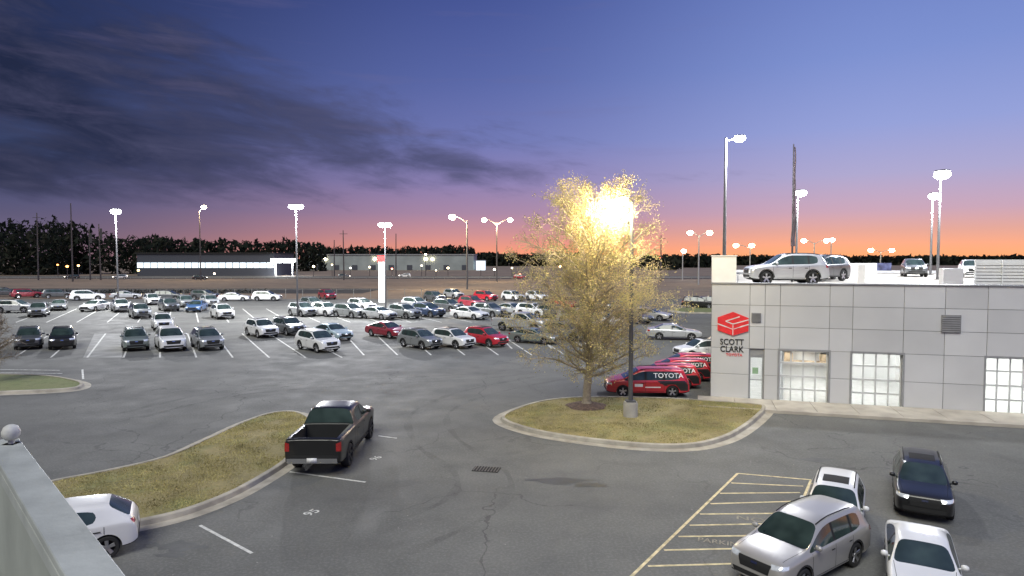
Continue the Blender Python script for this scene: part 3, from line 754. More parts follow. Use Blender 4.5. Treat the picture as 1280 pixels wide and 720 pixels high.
def make_tree(loc,ht,R,label,nprim=74,leaves=9,z0=1.5,skew=(.5,0),tr=.2,name='deciduous_tree'):
    random.seed(11)
    e=OB(name,None,loc=loc);e['label']=label;e['category']='tree'
    tk=MB();br=MB();lf=MB()
    pts=[Vector((0,0,0))]
    for i in range(1,11):pts.append(Vector((random.uniform(-.06,.06)+.035*i*(leaves>0),random.uniform(-.06,.06),ht*.88*i/10)))
    tubepath(tk,pts,tr,.025,10);tk.tube((0,0,-.02),(0,0,.25),tr*1.5,tr*.98,10,0,False)
    def axis(z):
        t=z/(ht*.88)*10;i=min(9,int(t));return pts[i].lerp(pts[i+1],t-i)
    def leafs(p,n,s=.15):
        for _ in range(n):
            c=p+rv(s);a=rv(1).normalized()*random.uniform(.022,.042);b_=a.cross(rv(1)).normalized()*random.uniform(.017,.032)
            lf.add([c-a,c-b_,c+a,c+b_],[(0,1,2,3)])
    for i in range(nprim):
        f=(i+.5)/nprim;z=z0+(ht*.82-z0)*f**1.05
        az=i*2.39996+random.uniform(-.3,.3)
        prof=sqrt(max(.10,1-(f*.93)**3.0))*(.82+.18*min(1,f*4))
        Lb=R*1.10*prof*random.uniform(.84,1.10)
        el=radians(16+34*f+random.uniform(-10,10))
        d=Vector((cos(az)*cos(el),sin(az)*cos(el),sin(el)))+Vector((skew[0]*.28,skew[1]*.3,0))*(1-f)
        p=axis(z);path=[p];nseg=7;dd=d.copy()
        for k in range(nseg):
            dd=(dd+rv(.15)+Vector((0,0,.10 if k<3 else -.08))).normalized();p=p+dd*(Lb/nseg);path.append(p)
        tubepath(br,path,.028+.038*(1-f),.010,5)
        for k in range(1,nseg+1):
            for _ in range(2 if k<nseg else 3):
                b0=path[k].lerp(path[k-1],random.random());loc_d=(path[k]-path[k-1]).normalized()
                sd=(loc_d+rv(.9)+Vector((0,0,.10))).normalized();sl=Lb*random.uniform(.15,.34)*(1.15-k/nseg*.5)
                sp=[b0];q=b0
                for _k in range(3):
                    sd=(sd+rv(.3)).normalized();q=q+sd*sl/3;sp.append(q)
                tubepath(br,sp,.012,.007,3)
                for _t in range(6):
                    t0=sp[random.randint(1,3)].lerp(sp[random.randint(0,2)],random.random()*.5)
                    td=(sd+rv(1.0)).normalized();tl=random.uniform(.15,.45);t1=t0+td*tl
                    br.tube(t0,t1,.0068,.0035,3,0,False)
                    dens=leaves*(1.0 if noise.noise(t1*.6+Vector((3,7,1)))>-.12 else .35)
                    leafs(t1,int(dens*random.uniform(.4,1.5)))
                    if random.random()<.4:leafs(t0.lerp(t1,.5),1)
    OB('trunk',tk.mesh('trunk',True),[BARK],parent=e)
    OB('branches',br.mesh('branches'),[BARK],parent=e)
    if leaves:OB('crown',lf.mesh('crown'),[LEAF],parent=e)
    return e
p=G(733,511);make_tree((p.x,p.y,.12),A(733,231,p.y).z,3.85,'bushy autumn tree with sparse golden leaves on the island',nprim=92,leaves=8.5,skew=(.9,0),z0=1.3)
MULCH=M('mulch',(.12,.08,.06),.95,var=.5,scale=9,bump=1)
mb=MB();mb.lathe([(0,.16),(.5,.12),(.85,.03),(.95,-.02)],'Z',28);mb.v=[(x*(1+.08*sin(5*atan2(y,x))),y,z) for x,y,z in mb.v]
OB('mulch_bed',mb.mesh('mulch_bed',True),[MULCH],loc=(p.x,p.y,.13),kind='structure')
p=G(-14,480);make_tree((p.x,p.y,0),3.6,1.5,'small bare tree at the edge of the lot',nprim=34,leaves=0,z0=.9,tr=.07,skew=(0,0))

# ---------- far woods, buildings ----------
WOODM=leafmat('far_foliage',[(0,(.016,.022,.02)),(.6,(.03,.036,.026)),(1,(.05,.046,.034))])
def woods(name,spans,label):
    random.seed(name);mb=MB()
    for u0,u1,vt,D,den in spans:
        a,b_=A(u0,vt,D),A(u1,vt,D);n=int((b_.x-a.x)/den);sz=max(.9,D/260)
        def topz(x):return a.z*(.92+.16*noise.noise(Vector((x*.03,D*.1,0)))+.08*noise.noise(Vector((x*.13,D,1))))
        nf=int((b_.x-a.x)*34/sz)
        for k in range(nf):
            x=random.uniform(a.x,b_.x);top=topz(x)*.93
            c=Vector((x,D+random.uniform(0,14),random.random()*top));s=random.uniform(1.0,2.1)*sz
            e1=rv(1).normalized()*s;e2=rv(1).normalized()*s
            mb.add([c-e1,c+e2,c+e1*.6+Vector((0,0,s*.5))],[(0,1,2)])
        for i in range(n):
            x=a.x+(b_.x-a.x)*(i+random.random())/n;y=D+random.uniform(-12,18)
            h=topz(x)+a.z*random.uniform(-.10,.08);w=h*random.uniform(.16,.26)
            con=random.random()<.45
            for k in range(100):
                t=random.random()**.8
                z=h*t
                rr=w*((1-t)*1.1+.10 if con else sqrt(max(.05,1-(1.8*t-.85)**2)))
                an=random.uniform(0,2*pi);q=sqrt(random.random())*rr;s=random.uniform(.5,1.2)*sz
                c=Vector((x+cos(an)*q,y+sin(an)*q,z));e1=rv(1).normalized()*s;e2=rv(1).normalized()*s
                mb.add([c-e1,c+e2,c+e1*.6+Vector((0,0,s*.8))],[(0,1,2)])
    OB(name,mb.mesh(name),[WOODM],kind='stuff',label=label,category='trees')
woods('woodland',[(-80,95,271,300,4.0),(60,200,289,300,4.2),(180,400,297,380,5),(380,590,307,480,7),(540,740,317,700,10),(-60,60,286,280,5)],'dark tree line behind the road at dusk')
woods('distant_woodland',[(680,830,321,800,8),(800,900,319,560,6),(890,1350,321,800,8),(815,850,322,420,5)],'low distant trees under the orange sky')
def fbox(nm,u0,u1,vt,D,depth,mat,label,extra=None,zlo=0):
    a,b_=A(u0,vt,D),A(u1,vt,D);e=OB(nm,None,loc=((a.x+b_.x)/2,D,0));e['label']=label;e['category']='building'
    w=b_.x-a.x;h=a.z
    mb=MB();mb.box((0,depth/2,h/2),(w,depth,h));OB('wall',mb.mesh('wall'),[mat],parent=e)
    mb=MB();mb.box((0,depth/2,h+.2),(w+1,depth+1,.5));OB('roof',mb.mesh('roof'),[TRIM if extra else STEEL],parent=e)
    return e,w,h
WH=M('warehouse_metal',(.26,.29,.28),.6,var=.15,scale=.15);LITW=M('lit_shop_front',(.85,.9,.95),.4,emit=1.2,ecol=(.74,.9,1),var=.3,scale=.3);DKW=M('dark_cladding',(.05,.055,.07),.6)
e,w,h=fbox('warehouse',386,592,318.5,420,40,WH,'long pale metal warehouse beyond the highway')
for i in range(9):
    mb=MB();mb.box((-w/2+w*(i+.5)/9,-.15,1.8),(3.5,.2,3.2));OB('door',mb.mesh('door'),[DKW],parent=e)
for x in(-.8,-.2,.42,.5):
    mb=MB();mb.box((x*w/2,-.4,h*.72),(1.3,.4,.8));OB('wall_lamp',mb.mesh('wall_lamp'),[LEDY],parent=e)
e,w,h=fbox('roadside_shop',171,342,317,270,25,DKW,'low dark roadside building with a lit shop front',True)
for i in range(20):
    mb=MB();mb.box((-w/2+w*(i+.5)/20,-.2,4.5),(w/20*.86,.25,2.2));OB('window',mb.mesh('window'),[LITW],parent=e)
a,b_=A(338,322,262),A(365,322,262);w=b_.x-a.x;e=OB('fuel_station_canopy',None,loc=((a.x+b_.x)/2,262,0));e['label']='brightly lit white canopy on posts beside the shop';e['category']='canopy'
mb=MB();mb.box((0,3,6.6),(w,6,1.5));OB('roof',mb.mesh('roof'),[M('lit_canopy_fascia',(.9,.93,.95),.4,emit=2.5,ecol=(.85,.95,1))],parent=e)
for x in(-.4,.4):
    mb=MB();mb.box((x*w,3,2.9),(.5,.5,5.8));OB('post',mb.mesh('post'),[WHITEP],parent=e)
mb=MB();mb.box((0,3,5.75),(w*.8,5,.15));OB('canopy_light',mb.mesh('canopy_light'),[LEDW],parent=e)
e,w,h=fbox('small_house',595,606,326,420,12,LITW,'small lit white building by the highway')
spots=[(72,331,(1,.3,.08)),(84,333,(1,.35,.1)),(98,332,(1,.5,.2)),(415,331,(1,.8,.4)),(478,330,(1,.05,.03)),(532,318,(1,.85,.6)),(527,332,(1,.85,.6)),(601,330,(1,.9,.7)),(560,335,(1,.8,.5)),(650,343,(1,.25,.15)),(826,322,(1,.1,.05)),(1045,330,(.6,.8,1)),(158,345,(1,.95,.8)),(640,335,(1,.85,.6)),(700,333,(1,.6,.3)),(173,338,(1,.7,.3)),(438,335,(1,.9,.7)),(392,333,(1,.8,.5)),(462,334,(1,.75,.4)),(490,336,(1,.3,.2)),(545,338,(1,.8,.5)),(618,337,(1,.9,.7)),(268,342,(1,.8,.6))]
for i,(u,v,c) in enumerate(spots):
    q=A(u,v,235+i);mb=MB();k=.7+.5*((i*37)%10)/10;mb.lathe([(0,-.4*k),(.35*k,-.25*k),(.45*k,0),(.35*k,.25*k),(0,.4*k)],'Z',10);mb.v=[(x,y,z+q.z) for x,y,z in mb.v]
    mb2=MB();mb2.tube((0,0,0),(0,0,max(.1,q.z-.4)),.12,.1,6)
    e=OB('roadside_light',mb2.mesh('roadside_light'),[DARKP],loc=(q.x,q.y,0),label='small glowing light on a post by the highway',category='light',group='roadside lights')
    OB('lamp_lens',mb.mesh('lamp_lens'),[M('glow%d'%i,c,.3,emit=9,ecol=c)],parent=e)
def fence(name,x0,x1,y,step,hh,rails,label,mat,r=.05):
    mb=MB();n=int((x1-x0)/step)
    for i in range(n+1):mb.box((x0+i*step,y,hh/2),(r*2,r*2,hh))
    for z,t in rails:mb.box(((x0+x1)/2,y-.08,z),(x1-x0,.05,t))
    OB(name,mb.mesh(name),[mat],label=label,category='fence')
FEN=M('fence_grey',(.16,.16,.15),.7)
fence('wire_fence',-100,60,113,3,1.6,[(1.55,.04)],'grey post and wire fence along the lot edge',FEN,.04)
fence('guard_rail',-500,500,228,4,.75,[(.62,.32)],'long steel guard rail along the highway',M('rail_steel',(.3,.3,.29),.5,.4))
def hedge(u0,u1,v,h,label):
    a,b_=G(u0,v),G(u1,v);mb=MB();n=int((b_-a).length*26)
    for i in range(n):
        c=a.lerp(b_,random.random())+Vector((random.uniform(-.5,.5),random.uniform(-.5,.5),random.uniform(.05,h)*random.random()**.3));s=random.uniform(.12,.28)
        e1=rv(1).normalized()*s;e2=rv(1).normalized()*s;mb.add([c-e1,c+e2,c+e1],[(0,1,2)])
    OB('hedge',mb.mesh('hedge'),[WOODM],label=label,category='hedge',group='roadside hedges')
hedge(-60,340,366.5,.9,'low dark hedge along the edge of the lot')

# ---------- service building ----------
P0=G(888,498);P1=G(1280,520);ang=atan2(P1.y-P0.y,P1.x-P0.x);ex=Vector((cos(ang),sin(ang),0))
BL=OB('service_building',None,loc=(P0.x,P0.y,0),rot=(0,0,ang));BL['label']='grey metal panel service building with glazed garage doors and roof parking';BL['category']='building'
def wx(u):
    t=(u-640)/F
    return (P0.x-t*P0.y)/(t*ex.y-ex.x)
def wz(u,v):
    s=wx(u);y=P0.y+ex.y*s;return H-(v-HZ)*y/F
BH=5.56;WLEN=26.0;BD=46.0;OT=2.5
ops=[(wx(938),wx(957),2.15,'d'),(wx(976),wx(1038),OT,'g'),(wx(1067),wx(1131),OT,'g'),(wx(1236),wx(1302),OT,'g'),(wx(1302)+1.3,wx(1302)+3.6,OT,'g')]
edges=sorted({0,WLEN}|{o[0] for o in ops}|{o[1] for o in ops})
cols=[0]
for a,b_ in zip(edges[:-1],edges[1:]):
    n=max(1,round((b_-a)/1.45))
    cols+=[a+(b_-a)*i/n for i in range(1,n+1)]
rows=[0,1.25,2.5,3.55,4.56,BH]
pc=(.59,.60,.615)
BACK=M('panel_joint_dark',(.20,.20,.21),.7)
PAN=M('silver_panel',pc,.38,.2,var=.07,scale=.35)
PANS=[PAN]+[M('silver_panel_%s'%n_,[x*k for x in pc],.38,.2,var=.07,scale=.35) for n_,k in(('dark',.94),('light',1.05))]
pw=MB();bw=MB()
for i in range(len(cols)-1):
    a,b_=cols[i],cols[i+1];cx=(a+b_)/2
    for j in range(len(rows)-1):
        z0,z1=rows[j],rows[j+1]
        if any(o[0]<cx<o[1] for o in ops) and z1<=OT+.01:continue
        pw.box((cx,-.02,(z0+z1)/2),(b_-a-.020,.04,z1-z0-.020),random.choice((0,0,1,2)));bw.box((cx,.12,(z0+z1)/2),(b_-a,.235,z1-z0))
pm=pw.mesh('wall_panels');o=OB('wall_panels',pm,PANS,parent=BL);bv=o.modifiers.new('b','BEVEL');bv.width=.006;bv.segments=1
OB('wall',bw.mesh('wall'),[BACK],parent=BL)
mb=MB();mb.add([(0,.24,0),(.24,.24,0),(3.0,BD,0),(2.76,BD,0),(0,.24,BH),(.24,.24,BH),(3.0,BD,BH),(2.76,BD,BH)],[(3,2,1,0),(4,5,6,7),(0,1,5,4),(1,2,6,5),(2,3,7,6),(3,0,4,7)])
mb.box((WLEN-.12,BD/2+.25,BH/2),(.24,BD,BH));mb.box((WLEN/2+1.4,BD+.4,BH/2),(WLEN-2.8,.24,BH))
OB('side_wall',mb.mesh('side_wall'),[PAN],parent=BL)
DZ=5.30
mb=MB();mb.add([(.24,.25,DZ-.3),(WLEN-.25,.25,DZ-.3),(WLEN-.25,BD+.2,DZ-.3),(3.0,BD+.2,DZ-.3),(.24,.25,DZ),(WLEN-.25,.25,DZ),(WLEN-.25,BD+.2,DZ),(3.0,BD+.2,DZ)],[(3,2,1,0),(4,5,6,7),(0,1,5,4),(1,2,6,5),(2,3,7,6),(3,0,4,7)]);OB('roof_deck',mb.mesh('roof_deck'),[CONC],parent=BL)
mb=MB();mb.box((WLEN/2,.1,BH+.035),(WLEN+.06,.40,.06));OB('parapet_cap',mb.mesh('parapet_cap'),[STEEL],parent=BL)
INT=M('workshop_white',(.80,.80,.79),.7,var=.04,scale=1)
mb=MB();mb.box((WLEN/2,7.2,1.8),(WLEN-1,.1,3.6));mb.box((WLEN/2,3.8,3.65),(WLEN-1,6.6,.1));mb.box((3.3,3.8,1.8),(.1,6.4,3.6));mb.box((9.9,3.8,1.8),(.1,6.4,3.6))
OB('interior_wall',mb.mesh('interior_wall'),[INT],parent=BL)
mb=MB();mb.box((WLEN/2,3.8,.02),(WLEN-1,7,.03));OB('workshop_floor',mb.mesh('workshop_floor'),[M('epoxy_floor',(.5,.5,.49),.3)],parent=BL)
WARM=M('stored_boxes',(.50,.38,.25),.7,var=.4,scale=3)
mb=MB()
for k in range(6):
    mb.box((random.uniform(4.2,6.4),6.8,1.25+.75*(k%2)),(random.uniform(.3,.6),.4,.4))
for k in range(2):mb.box((5.3,6.75,1.0+.75*k),(2.6,.5,.05))
for x in(4.05,6.55):mb.box((x,6.75,1.0),(.06,.5,2.0))
OB('storage_shelf',mb.mesh('storage_shelf'),[WARM],parent=BL)
mb=MB()
for x in(12.4,18.2):
    mb.box((x,6.6,.5),(1.3,.5,1.0));mb.box((x,6.6,1.03),(1.36,.56,.05))
    for k in range(4):mb.box((x,6.33,.16+.23*k),(1.2,.03,.19),1)
OB('tool_cabinet',mb.mesh('tool_cabinet'),[M('cabinet_grey',(.25,.26,.27),.5),M('cabinet_front',(.35,.36,.37),.4)],parent=BL)
for x in(1.8,4.7,7.4,11.2,13.4,16,20.5,23):
    mb=MB();mb.box((x,3.6,3.5),(.3,4,.08));OB('strip_light',mb.mesh('strip_light'),[M('strip_lit',(1,1,.98),.4,emit=34,ecol=(.98,.99,.97))],parent=BL)
FRW=M('door_frame_white',(.56,.57,.575),.4,.1,var=.04)
def glz():
    m=bpy.data.materials.new('door_glass');m.use_nodes=True;nt=m.node_tree;nt.nodes.clear()
    t=nt.nodes.new('ShaderNodeBsdfTransparent');t.inputs[0].default_value=(.97,.98,.98,1);g=nt.nodes.new('ShaderNodeBsdfGlossy');g.inputs['Roughness'].default_value=.05
    tc=nt.nodes.new('ShaderNodeTexCoord').outputs['Object'];f=ramp_(nt,noise_(nt,tc,1.5,2),[(.3,.04),(.7,.08)])
    mx=nt.nodes.new('ShaderNodeMixShader');nt.links.new(f,mx.inputs[0]);nt.links.new(t.outputs[0],mx.inputs[1]);nt.links.new(g.outputs[0],mx.inputs[2])
    o=nt.nodes.new('ShaderNodeOutputMaterial');nt.links.new(mx.outputs[0],o.inputs[0]);return m
DG=glz()
for a,b_,zt,k in ops:
    w=b_-a;cx=(a+b_)/2
    if k=='g':
        mb=MB();nx,nz=4,4
        for i in range(nx+1):mb.box((a+w*i/nx+(.035 if i==0 else -.035 if i==nx else 0),.14,zt/2),(.065,.05,zt))
        for j in range(nz+1):mb.box((cx,.15,min(zt-.04,max(.05,zt*j/nz))),(w,.055,.085))
        d=OB('garage_door',mb.mesh('garage_door'),[FRW],parent=BL)
        mb=MB();mb.box((cx,.165,zt/2),(w-.02,.008,zt-.05));OB('glass_panes',mb.mesh('glass_panes'),[DG],parent=d)
        mb=MB();mb.box((cx,-.005,zt+.0),(w+.16,.1,.10));mb.box((a-.04,-.005,zt/2-.03),(.08,.1,zt-.05));mb.box((b_+.04,-.005,zt/2-.03),(.08,.1,zt-.05))
        OB('door_frame',mb.mesh('door_frame'),[STEEL],parent=d)
    else:
        mb=MB();mb.box((a+.04,.1,zt/2),(.08,.08,zt));mb.box((b_-.04,.1,zt/2),(.08,.08,zt));mb.box((cx,.1,zt-.04),(w-.17,.08,.08));mb.box((cx,.1,1.0),(w-.17,.06,.05));mb.box((cx,.1,zt+.17),(w,.1,.33))
        d=OB('entrance_door',mb.mesh('entrance_door'),[STEEL],parent=BL)
        mb=MB();mb.box((cx,.12,zt/2),(w-.17,.01,zt-.1));OB('glass_pane',mb.mesh('glass_pane'),[DG],parent=d)
        mb=MB();mb.box((cx-.05,-.0,1.45),(.26,.012,.3));OB('door_notice',mb.mesh('door_notice'),[M('notice_green',(.25,.4,.25),.5)],parent=d)
for u,v,s in((1190,405,.75),(946,397,.42)):
    x=wx(u);z=wz(u,v);mb=MB();mb.box((x,-.06,z),(s,.06,s*1.05),1)
    for k in range(8):mb.box((x,-.10,z-s*.45+s*.9*k/7),(s*.9,.04,s*.05))
    OB('louvre_vent',mb.mesh('louvre_vent'),[STEEL,M('louvre_grey',(.2,.2,.21),.6)],parent=BL)
SR=M('sign_red',(.55,.025,.03),.45,emit=.2,ecol=(.6,.03,.03));SB=M('sign_black',(.015,.015,.015),.5);SW=M('sign_white',(.62,.62,.63),.5)
cx=wx(917);cz=wz(917,405);sg=OB('shop_sign',None,parent=BL,loc=(0,0,0))
def poly(mb,pts,y,t=.05,mi=0):
    n=len(pts);vs=[(cx+a,y,cz+b_) for a,b_ in pts]+[(cx+a,y+t,cz+b_) for a,b_ in pts]
    mb.add(vs,[tuple(range(n)),tuple(range(2*n-1,n-1,-1))]+[(i,i+n,(i+1)%n+n,(i+1)%n) for i in range(n)],mi)
s=.70
mb=MB()
poly(mb,[(-s,.30),(0,.58),(s,.30),(s,-.32),(0,-.56),(-s,-.32)],-.10)
me=mb.mesh('logo');fixn(me);OB('logo',me,[SR],parent=sg)
# pale S-like cut across the hexagon, with the front edge between the faces
mb=MB()
def band(p,q,t=.05,y=-.112):
    poly(mb,[(p[0],p[1]+t/2),(q[0],q[1]+t/2),(q[0],q[1]-t/2),(p[0],p[1]-t/2)],y,.01)
band((.30,.36),(0,.25),.05);band((0,.25),(-.34,.13),.05,-.1123);band((-.34,.13),(0,.0),.05,-.1126);band((0,.0),(s,.22),.05,-.1129)
band((-s,.0),(-.30,-.14),.055,-.1123);band((.30,-.14),(s,.0),.055,-.1123);band((-.30,-.14),(-.04,-.24),.03,-.1126);band((.04,-.24),(.30,-.14),.03,-.1126)
poly(mb,[(-.016,-.04),(.016,-.04),(.016,-.54),(-.016,-.54)],-.1132,.01)
me=mb.mesh('logo_mark');fixn(me);OB('logo_mark',me,[SW],parent=sg)
for t,u,v,sz,mt,sx in(('SCOTT',916,428,.40,SB,.85),('CLARK',916,437,.40,SB,.85),('TOYOTA',919,444,.18,SR,1)):
    o=OB('lettering',text_mesh(t,sz,mt,.01),parent=sg,loc=(wx(u),-.06,wz(u,v)),rot=(pi/2,0,0));o.scale=(sx,1,1)
def RW(u,D):
    return Vector(((u-640)/F*D,D,0))
def rbox(nm,u0,u1,D,dep,z0,z1,mat,label,cat):
    a,b_=RW(u0,D),RW(u1,D);mb=MB();mb.box((0,dep/2,(z0+z1)/2),(b_.x-a.x,dep,z1-z0))
    return OB(nm,mb.mesh(nm),[mat],loc=((a.x+b_.x)/2,D,0),rot=(0,0,ang*.9),label=label,category=cat)
PIER=M('bright_white_panel',(.78,.78,.77),.4,var=.03)
mb=MB();mb.box((.55,.6,6.25),(1.1,1.1,1.24));mb.box((.55,.6,6.90),(1.18,1.18,.05));OB('corner_pier',mb.mesh('corner_pier'),[PIER],parent=BL)
mb=MB()
for k in range(12):mb.tube((1.2+k*1.9,.45,BH-.1),(1.2+k*1.9,.45,BH+.55) if k<1 else (1.2+k*1.9,.45,BH+.05),.02,.02,6)
mb.tube((1.1,.45,BH+.5),(1.9,.45,BH+.5),.02,.02,6);OB('roof_railing',mb.mesh('roof_railing'),[STEEL],parent=BL)
def corr(nm,u0,u1,D,z0,z1,mat,label):
    a,b_=RW(u0,D),RW(u1,D);w=b_.x-a.x;mb=MB();n=int((z1-z0)/.16)
    mb.box((0,.08,(z0+z1)/2),(w,.05,z1-z0))
    for k in range(n):mb.box((0,0,z0+.08+k*.16),(w,.07,.12))
    for k in range(5):mb.box((-w/2+w*k/4,-.065,(z0+z1)/2),(.05,.05,z1-z0))
    OB(nm,mb.mesh(nm),[mat],loc=((a.x+b_.x)/2,D,0),rot=(0,0,ang),label=label,category='screen wall')
RIBW=M('ribbed_white',(.68,.69,.68),.5,var=.05)
corr('screen_wall',1228,1345,31.5,DZ,6.72,RIBW,'white ribbed metal screen wall on the roof')
corr('screen_wall',1040,1092,50,DZ,6.45,RIBW,'low white ribbed screen on the roof')
rbox('roof_pier',1181,1203,31,.6,DZ,6.30,PAN,'short grey panel pier on the roof','pier')
rbox('roof_pier',1073,1081,33,.4,DZ,6.45,WHITEP,'slim white pier on the roof','pier')
rbox('banner_screen',1096,1113,54,.12,5.8,6.45,M('banner_blue',(.05,.06,.12),.4,emit=.08,var=.9,scale=2,ecol=(.2,.15,.6)),'small blue and red banner screen on the roof','banner')
def roofcar(kind,u,D,rel,col,lab,s=1,st=None):
    n=RW(u,D).normalized();car(kind,RW(u,D),atan2(-n.y,-n.x)+radians(rel),col,lab,group='cars on the roof deck',z=DZ+.0,scale=s,stretch=st)
roofcar('suv',981,36.5,-72,'silver','silver SUV parked on the roof deck edge',1.0,(.93,1.06))
roofcar('suv',1024,42.5,-34,'dark grey','dark SUV parked close behind the silver one',1.0,(.95,1.04))
roofcar('suv',1036,47,-20,'white','white SUV parked on the roof deck',.98)
roofcar('suv',1142,54,6,'dark grey','dark SUV parked facing out on the roof',.9)
roofcar('suv',1214,52,6,'white','white SUV parked on the roof by the screen',.85)
def rlamp(u,D,vt,heads,power,lab,**kw):
    q=RW(u,D);z=A(u,vt,D).z;pole_lamp((q.x,q.y),z-DZ,heads,power,lab,z0=DZ,group='roof light poles',**kw)
rlamp(905,37,173,[(.75,-.1)],5500,'tall grey roof lamp with one lit head',r=.11,hs=.95)
rlamp(995,58,241,[(.3,0)],5000,'roof lamp with a bright white head',r=.11,hs=1.5)
rlamp(1172,45,218,[(.05,-.1)],8000,'tall pale roof lamp glowing brightly',r=.10,hs=1.6)
rlamp(1163,60,245,[(0,-.2)],5000,'pale roof lamp behind the taller one',r=.11,hs=1.6)
q=RW(990,41);zt=A(990,180,41).z;fp=OB('flagpole',None,loc=(q.x,q.y,DZ));fp['label']='flagpole with a furled dark flag on the roof';fp['category']='flagpole'
mb=MB();mb.tube((0,0,0),(-.05,0,zt-DZ),.07,.035,10);OB('pole',mb.mesh('pole',True),[DARKP],parent=fp)
mb=MB();n=14
for k in range(n):
    z1=(zt-DZ)*.98-k*.45;z2=z1-.45;a=.04+.007*k;mb.tube((.05+.03*sin(k*1.3),.04*cos(k),z1),(.05+.03*sin(k*1.3+1.3),.04*cos(k+1),z2),a,a+.007,7,0,False)
OB('furled_flag',mb.mesh('furled_flag',True),[M('flag_cloth',(.05,.035,.04),.9,var=.5,scale=2)],parent=fp)
mb=MB();n=16
for k in range(n):
    x0=-.6+(WLEN+.6)*k/n;x1=-.6+(WLEN+.6)*(k+1)/n
    mb.box(((x0+x1)/2,-1.15,.06),(x1-x0-.02,2.2,.12))
mb.box((WLEN/2-.3,-2.33,.065),(WLEN+.6,.14,.125))
OB('pavement',mb.mesh('pavement'),[M('pavement_concrete',(.40,.365,.31),.85,var=.2,scale=1.2,bump=.3)],loc=(P0.x,P0.y,0),rot=(0,0,ang),kind='structure')
# ---------- near roof edge ----------
zc=4.9
a0=G(30,556,zc);a1=G(158,720,zc);b0=G(8,558,zc);b1=G(92,720,zc)
d=(a1-a0).normalized()
NB=OB('near_building',None,loc=(a0.x,a0.y,0),rot=(0,0,atan2(d.y,d.x)));NB['label']='near building roof edge with pale metal coping';NB['category']='building'
LL=(a1-a0).length+4;wdt=.25
mb=MB();mb.box((LL/2-.2,-wdt/2,zc-.03),(LL+.4,wdt,.06));mb.box((LL/2-.2,-.01,zc-.115),(LL+.4,.02,.10));mb.box((LL/2-.2,-wdt+.01,zc-.115),(LL+.4,.02,.10))
o=OB('coping',mb.mesh('coping'),[M('coping_metal',(.38,.40,.375),.5,.15,var=.22,scale=1.6,bump=.15)],parent=NB)
bv=o.modifiers.new('b','BEVEL');bv.width=.008;bv.segments=2
mb=MB();mb.box((LL/2-.1,-wdt/2,(zc-.08)/2),(LL+.2,wdt-.07,zc-.08))
OB('wall',mb.mesh('wall'),[M('wall_green_grey',(.30,.32,.29),.6,var=.2,scale=1,bump=.2)],parent=NB)
mb=MB();mb.box((LL/2-3,-3.2,3.6),(LL+6,5.8,.15));OB('roof',mb.mesh('roof'),[M('roof_membrane',(.25,.26,.25),.8,bump=.2)],parent=NB)
e=OB('dome_camera',None,loc=(b0.x-.03,b0.y+.10,zc-.02))
e['label']='small white dome on a stem at the roof corner';e['category']='security camera'
mb=MB();mb.tube((0,0,0),(0,0,.08),.03,.025,10);mb.box((0,0,.01),(.12,.12,.02));OB('stem',mb.mesh('stem'),[STEEL],parent=e)
mb=MB();mb.lathe([(0,.0),(.05,.012),(.075,.05),(.078,.09),(.06,.135),(.03,.155),(0,.16)],'Z',18);mb.v=[(x,y,z+.05) for x,y,z in mb.v]
OB('dome',mb.mesh('dome',True),[M('dome_off_white',(.48,.48,.45),.6,var=.2,scale=12)],parent=e)

# ---------- sky ----------
w=bpy.data.worlds.new('World');C.scene.world=w;w.use_nodes=True;nt=w.node_tree;nt.nodes.clear()
tc=nt.nodes.new('ShaderNodeTexCoord').outputs['Generated']
sp=nt.nodes.new('ShaderNodeSeparateXYZ');nt.links.new(tc,sp.inputs[0])
az=math_(nt,'ARCTAN2',sp.outputs[0],sp.outputs[1]);el=sp.outputs[2]
f=math_(nt,'DIVIDE',el,.45,clamp=True)
def rr(st):return ramp_(nt,f,[(p,lin(c)) for p,c in st],'LINEAR')
right=rr([(0,(255,172,112)),(.04,(250,170,130)),(.09,(222,164,152)),(.15,(196,162,182)),(.26,(168,164,204)),(.4,(144,157,212)),(.6,(122,142,204)),(.85,(104,124,190))])
cent=rr([(0,(248,156,116)),(.04,(234,150,128)),(.09,(202,142,146)),(.16,(166,133,162)),(.26,(138,126,174)),(.4,(109,117,176)),(.6,(86,100,162)),(.85,(66,81,144))])
left=rr([(0,(122,100,116)),(.07,(104,94,118)),(.16,(84,84,118)),(.3,(62,73,111)),(.55,(43,55,94)),(.8,(31,42,78)),(1,(25,34,64))])
fa=nt.nodes.new('ShaderNodeMapRange');fa.interpolation_type='SMOOTHSTEP';fa.inputs[1].default_value=-.1;fa.inputs[2].default_value=.55;nt.links.new(az,fa.inputs[0])
fb=nt.nodes.new('ShaderNodeMapRange');fb.interpolation_type='SMOOTHSTEP';fb.inputs[1].default_value=-.70;fb.inputs[2].default_value=-.02;nt.links.new(az,fb.inputs[0])
c=mixc(nt,fb.outputs[0],left,cent);c=mixc(nt,fa.outputs[0],c,right)
cv=nt.nodes.new('ShaderNodeCombineXYZ');nt.links.new(math_(nt,'MULTIPLY',az,2.2),cv.inputs[0]);nt.links.new(math_(nt,'MULTIPLY',math_(nt,'ADD',el,math_(nt,'MULTIPLY',az,.12)),8.5),cv.inputs[1])
n1=noise_(nt,cv.outputs[0],1.7,7,.55,.35);n2=noise_(nt,cv.outputs[0],4.2,7,.65,.5)
eup=math_(nt,'SUBTRACT',.145,math_(nt,'MULTIPLY',math_(nt,'SUBTRACT',az,.10),.27))
lo=math_(nt,'DIVIDE',math_(nt,'SUBTRACT',el,math_(nt,'ADD',.118,math_(nt,'MULTIPLY',az,.05))),.030)
up=math_(nt,'DIVIDE',math_(nt,'SUBTRACT',eup,el),.055)
bias=math_(nt,'MINIMUM',math_(nt,'MINIMUM',lo,up),1.3)
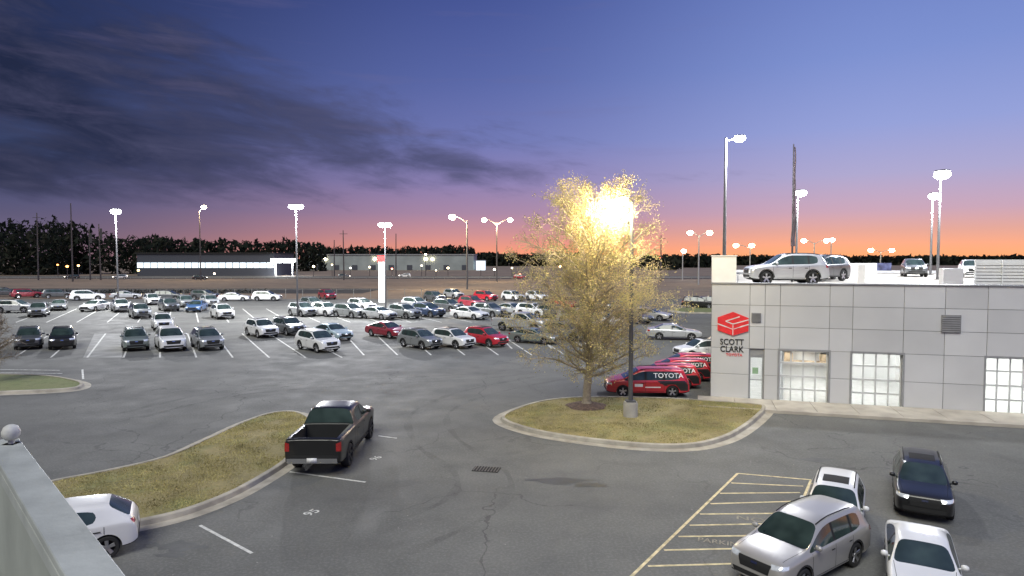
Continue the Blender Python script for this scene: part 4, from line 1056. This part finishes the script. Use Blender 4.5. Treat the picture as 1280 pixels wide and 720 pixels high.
bias=math_(nt,'MAXIMUM',bias,-3.0)
den=math_(nt,'ADD',math_(nt,'MULTIPLY',bias,.70),math_(nt,'MULTIPLY',math_(nt,'SUBTRACT',n1,.5),3.6))
den=math_(nt,'ADD',den,math_(nt,'MULTIPLY',math_(nt,'SUBTRACT',n2,.5),1.9))
dm=nt.nodes.new('ShaderNodeMapRange');dm.interpolation_type='SMOOTHSTEP';dm.inputs[1].default_value=-.30;dm.inputs[2].default_value=1.1;nt.links.new(den,dm.inputs[0])
lft=math_(nt,'MULTIPLY',dm.outputs[0],.90)
cc=mixc(nt,fb.outputs[0],lin((28,35,60)),lin((72,76,112)))
cc=mixc(nt,ramp_(nt,n2,[(.40,0.0),(.72,.5)]),cc,lin((84,84,114)))
c=mixc(nt,lft,c,cc)
cv2=nt.nodes.new('ShaderNodeCombineXYZ');nt.links.new(math_(nt,'MULTIPLY',az,2.0),cv2.inputs[0]);nt.links.new(math_(nt,'MULTIPLY',el,22.0),cv2.inputs[1])
n3=noise_(nt,cv2.outputs[0],1.6,5,.6)
st=ramp_(nt,n3,[(.56,0.0),(.74,.22)])
c=mixc(nt,math_(nt,'MULTIPLY',st,math_(nt,'SUBTRACT',1.0,fa.outputs[0],None,True)),c,lin((112,104,140)))
c=mixc(nt,math_(nt,'LESS_THAN',el,-.001),c,(.03,.028,.028))
sky=nt.nodes.new('ShaderNodeTexSky');sky.sky_type='NISHITA';sky.sun_disc=False;sky.sun_elevation=radians(1.0);sky.sun_rotation=radians(25)
b1=nt.nodes.new('ShaderNodeBackground');nt.links.new(c,b1.inputs[0]);b1.inputs[1].default_value=1.06
b2=nt.nodes.new('ShaderNodeBackground');nt.links.new(sky.outputs[0],b2.inputs[0]);b2.inputs[1].default_value=.002
ad=nt.nodes.new('ShaderNodeAddShader');nt.links.new(b1.outputs[0],ad.inputs[0]);nt.links.new(b2.outputs[0],ad.inputs[1])
ow=nt.nodes.new('ShaderNodeOutputWorld');nt.links.new(ad.outputs[0],ow.inputs[0])
sl=bpy.data.lights.new('added_fill','SUN');sl.energy=2.9;sl.angle=radians(35);sl.color=(1,.99,.91)  # wide soft fill added from behind the camera; the real sun is down
so=bpy.data.objects.new('added_fill',sl);COL.objects.link(so);so.location=(0,0,60)
so.rotation_euler=Vector((.28,.66,-.95)).to_track_quat('-Z','Y').to_euler()
# ---------- camera ----------
cam=bpy.data.cameras.new('camera');co=bpy.data.objects.new('camera',cam);COL.objects.link(co)
co.location=(0,0,H);co.rotation_euler=(pi/2-PITCH,0,0);cam.sensor_width=36;cam.lens=F/1280*36;cam.clip_start=.1;cam.clip_end=9000
C.scene.camera=co
C.scene.view_settings.view_transform='Standard';C.scene.view_settings.look='None';C.scene.view_settings.exposure=0
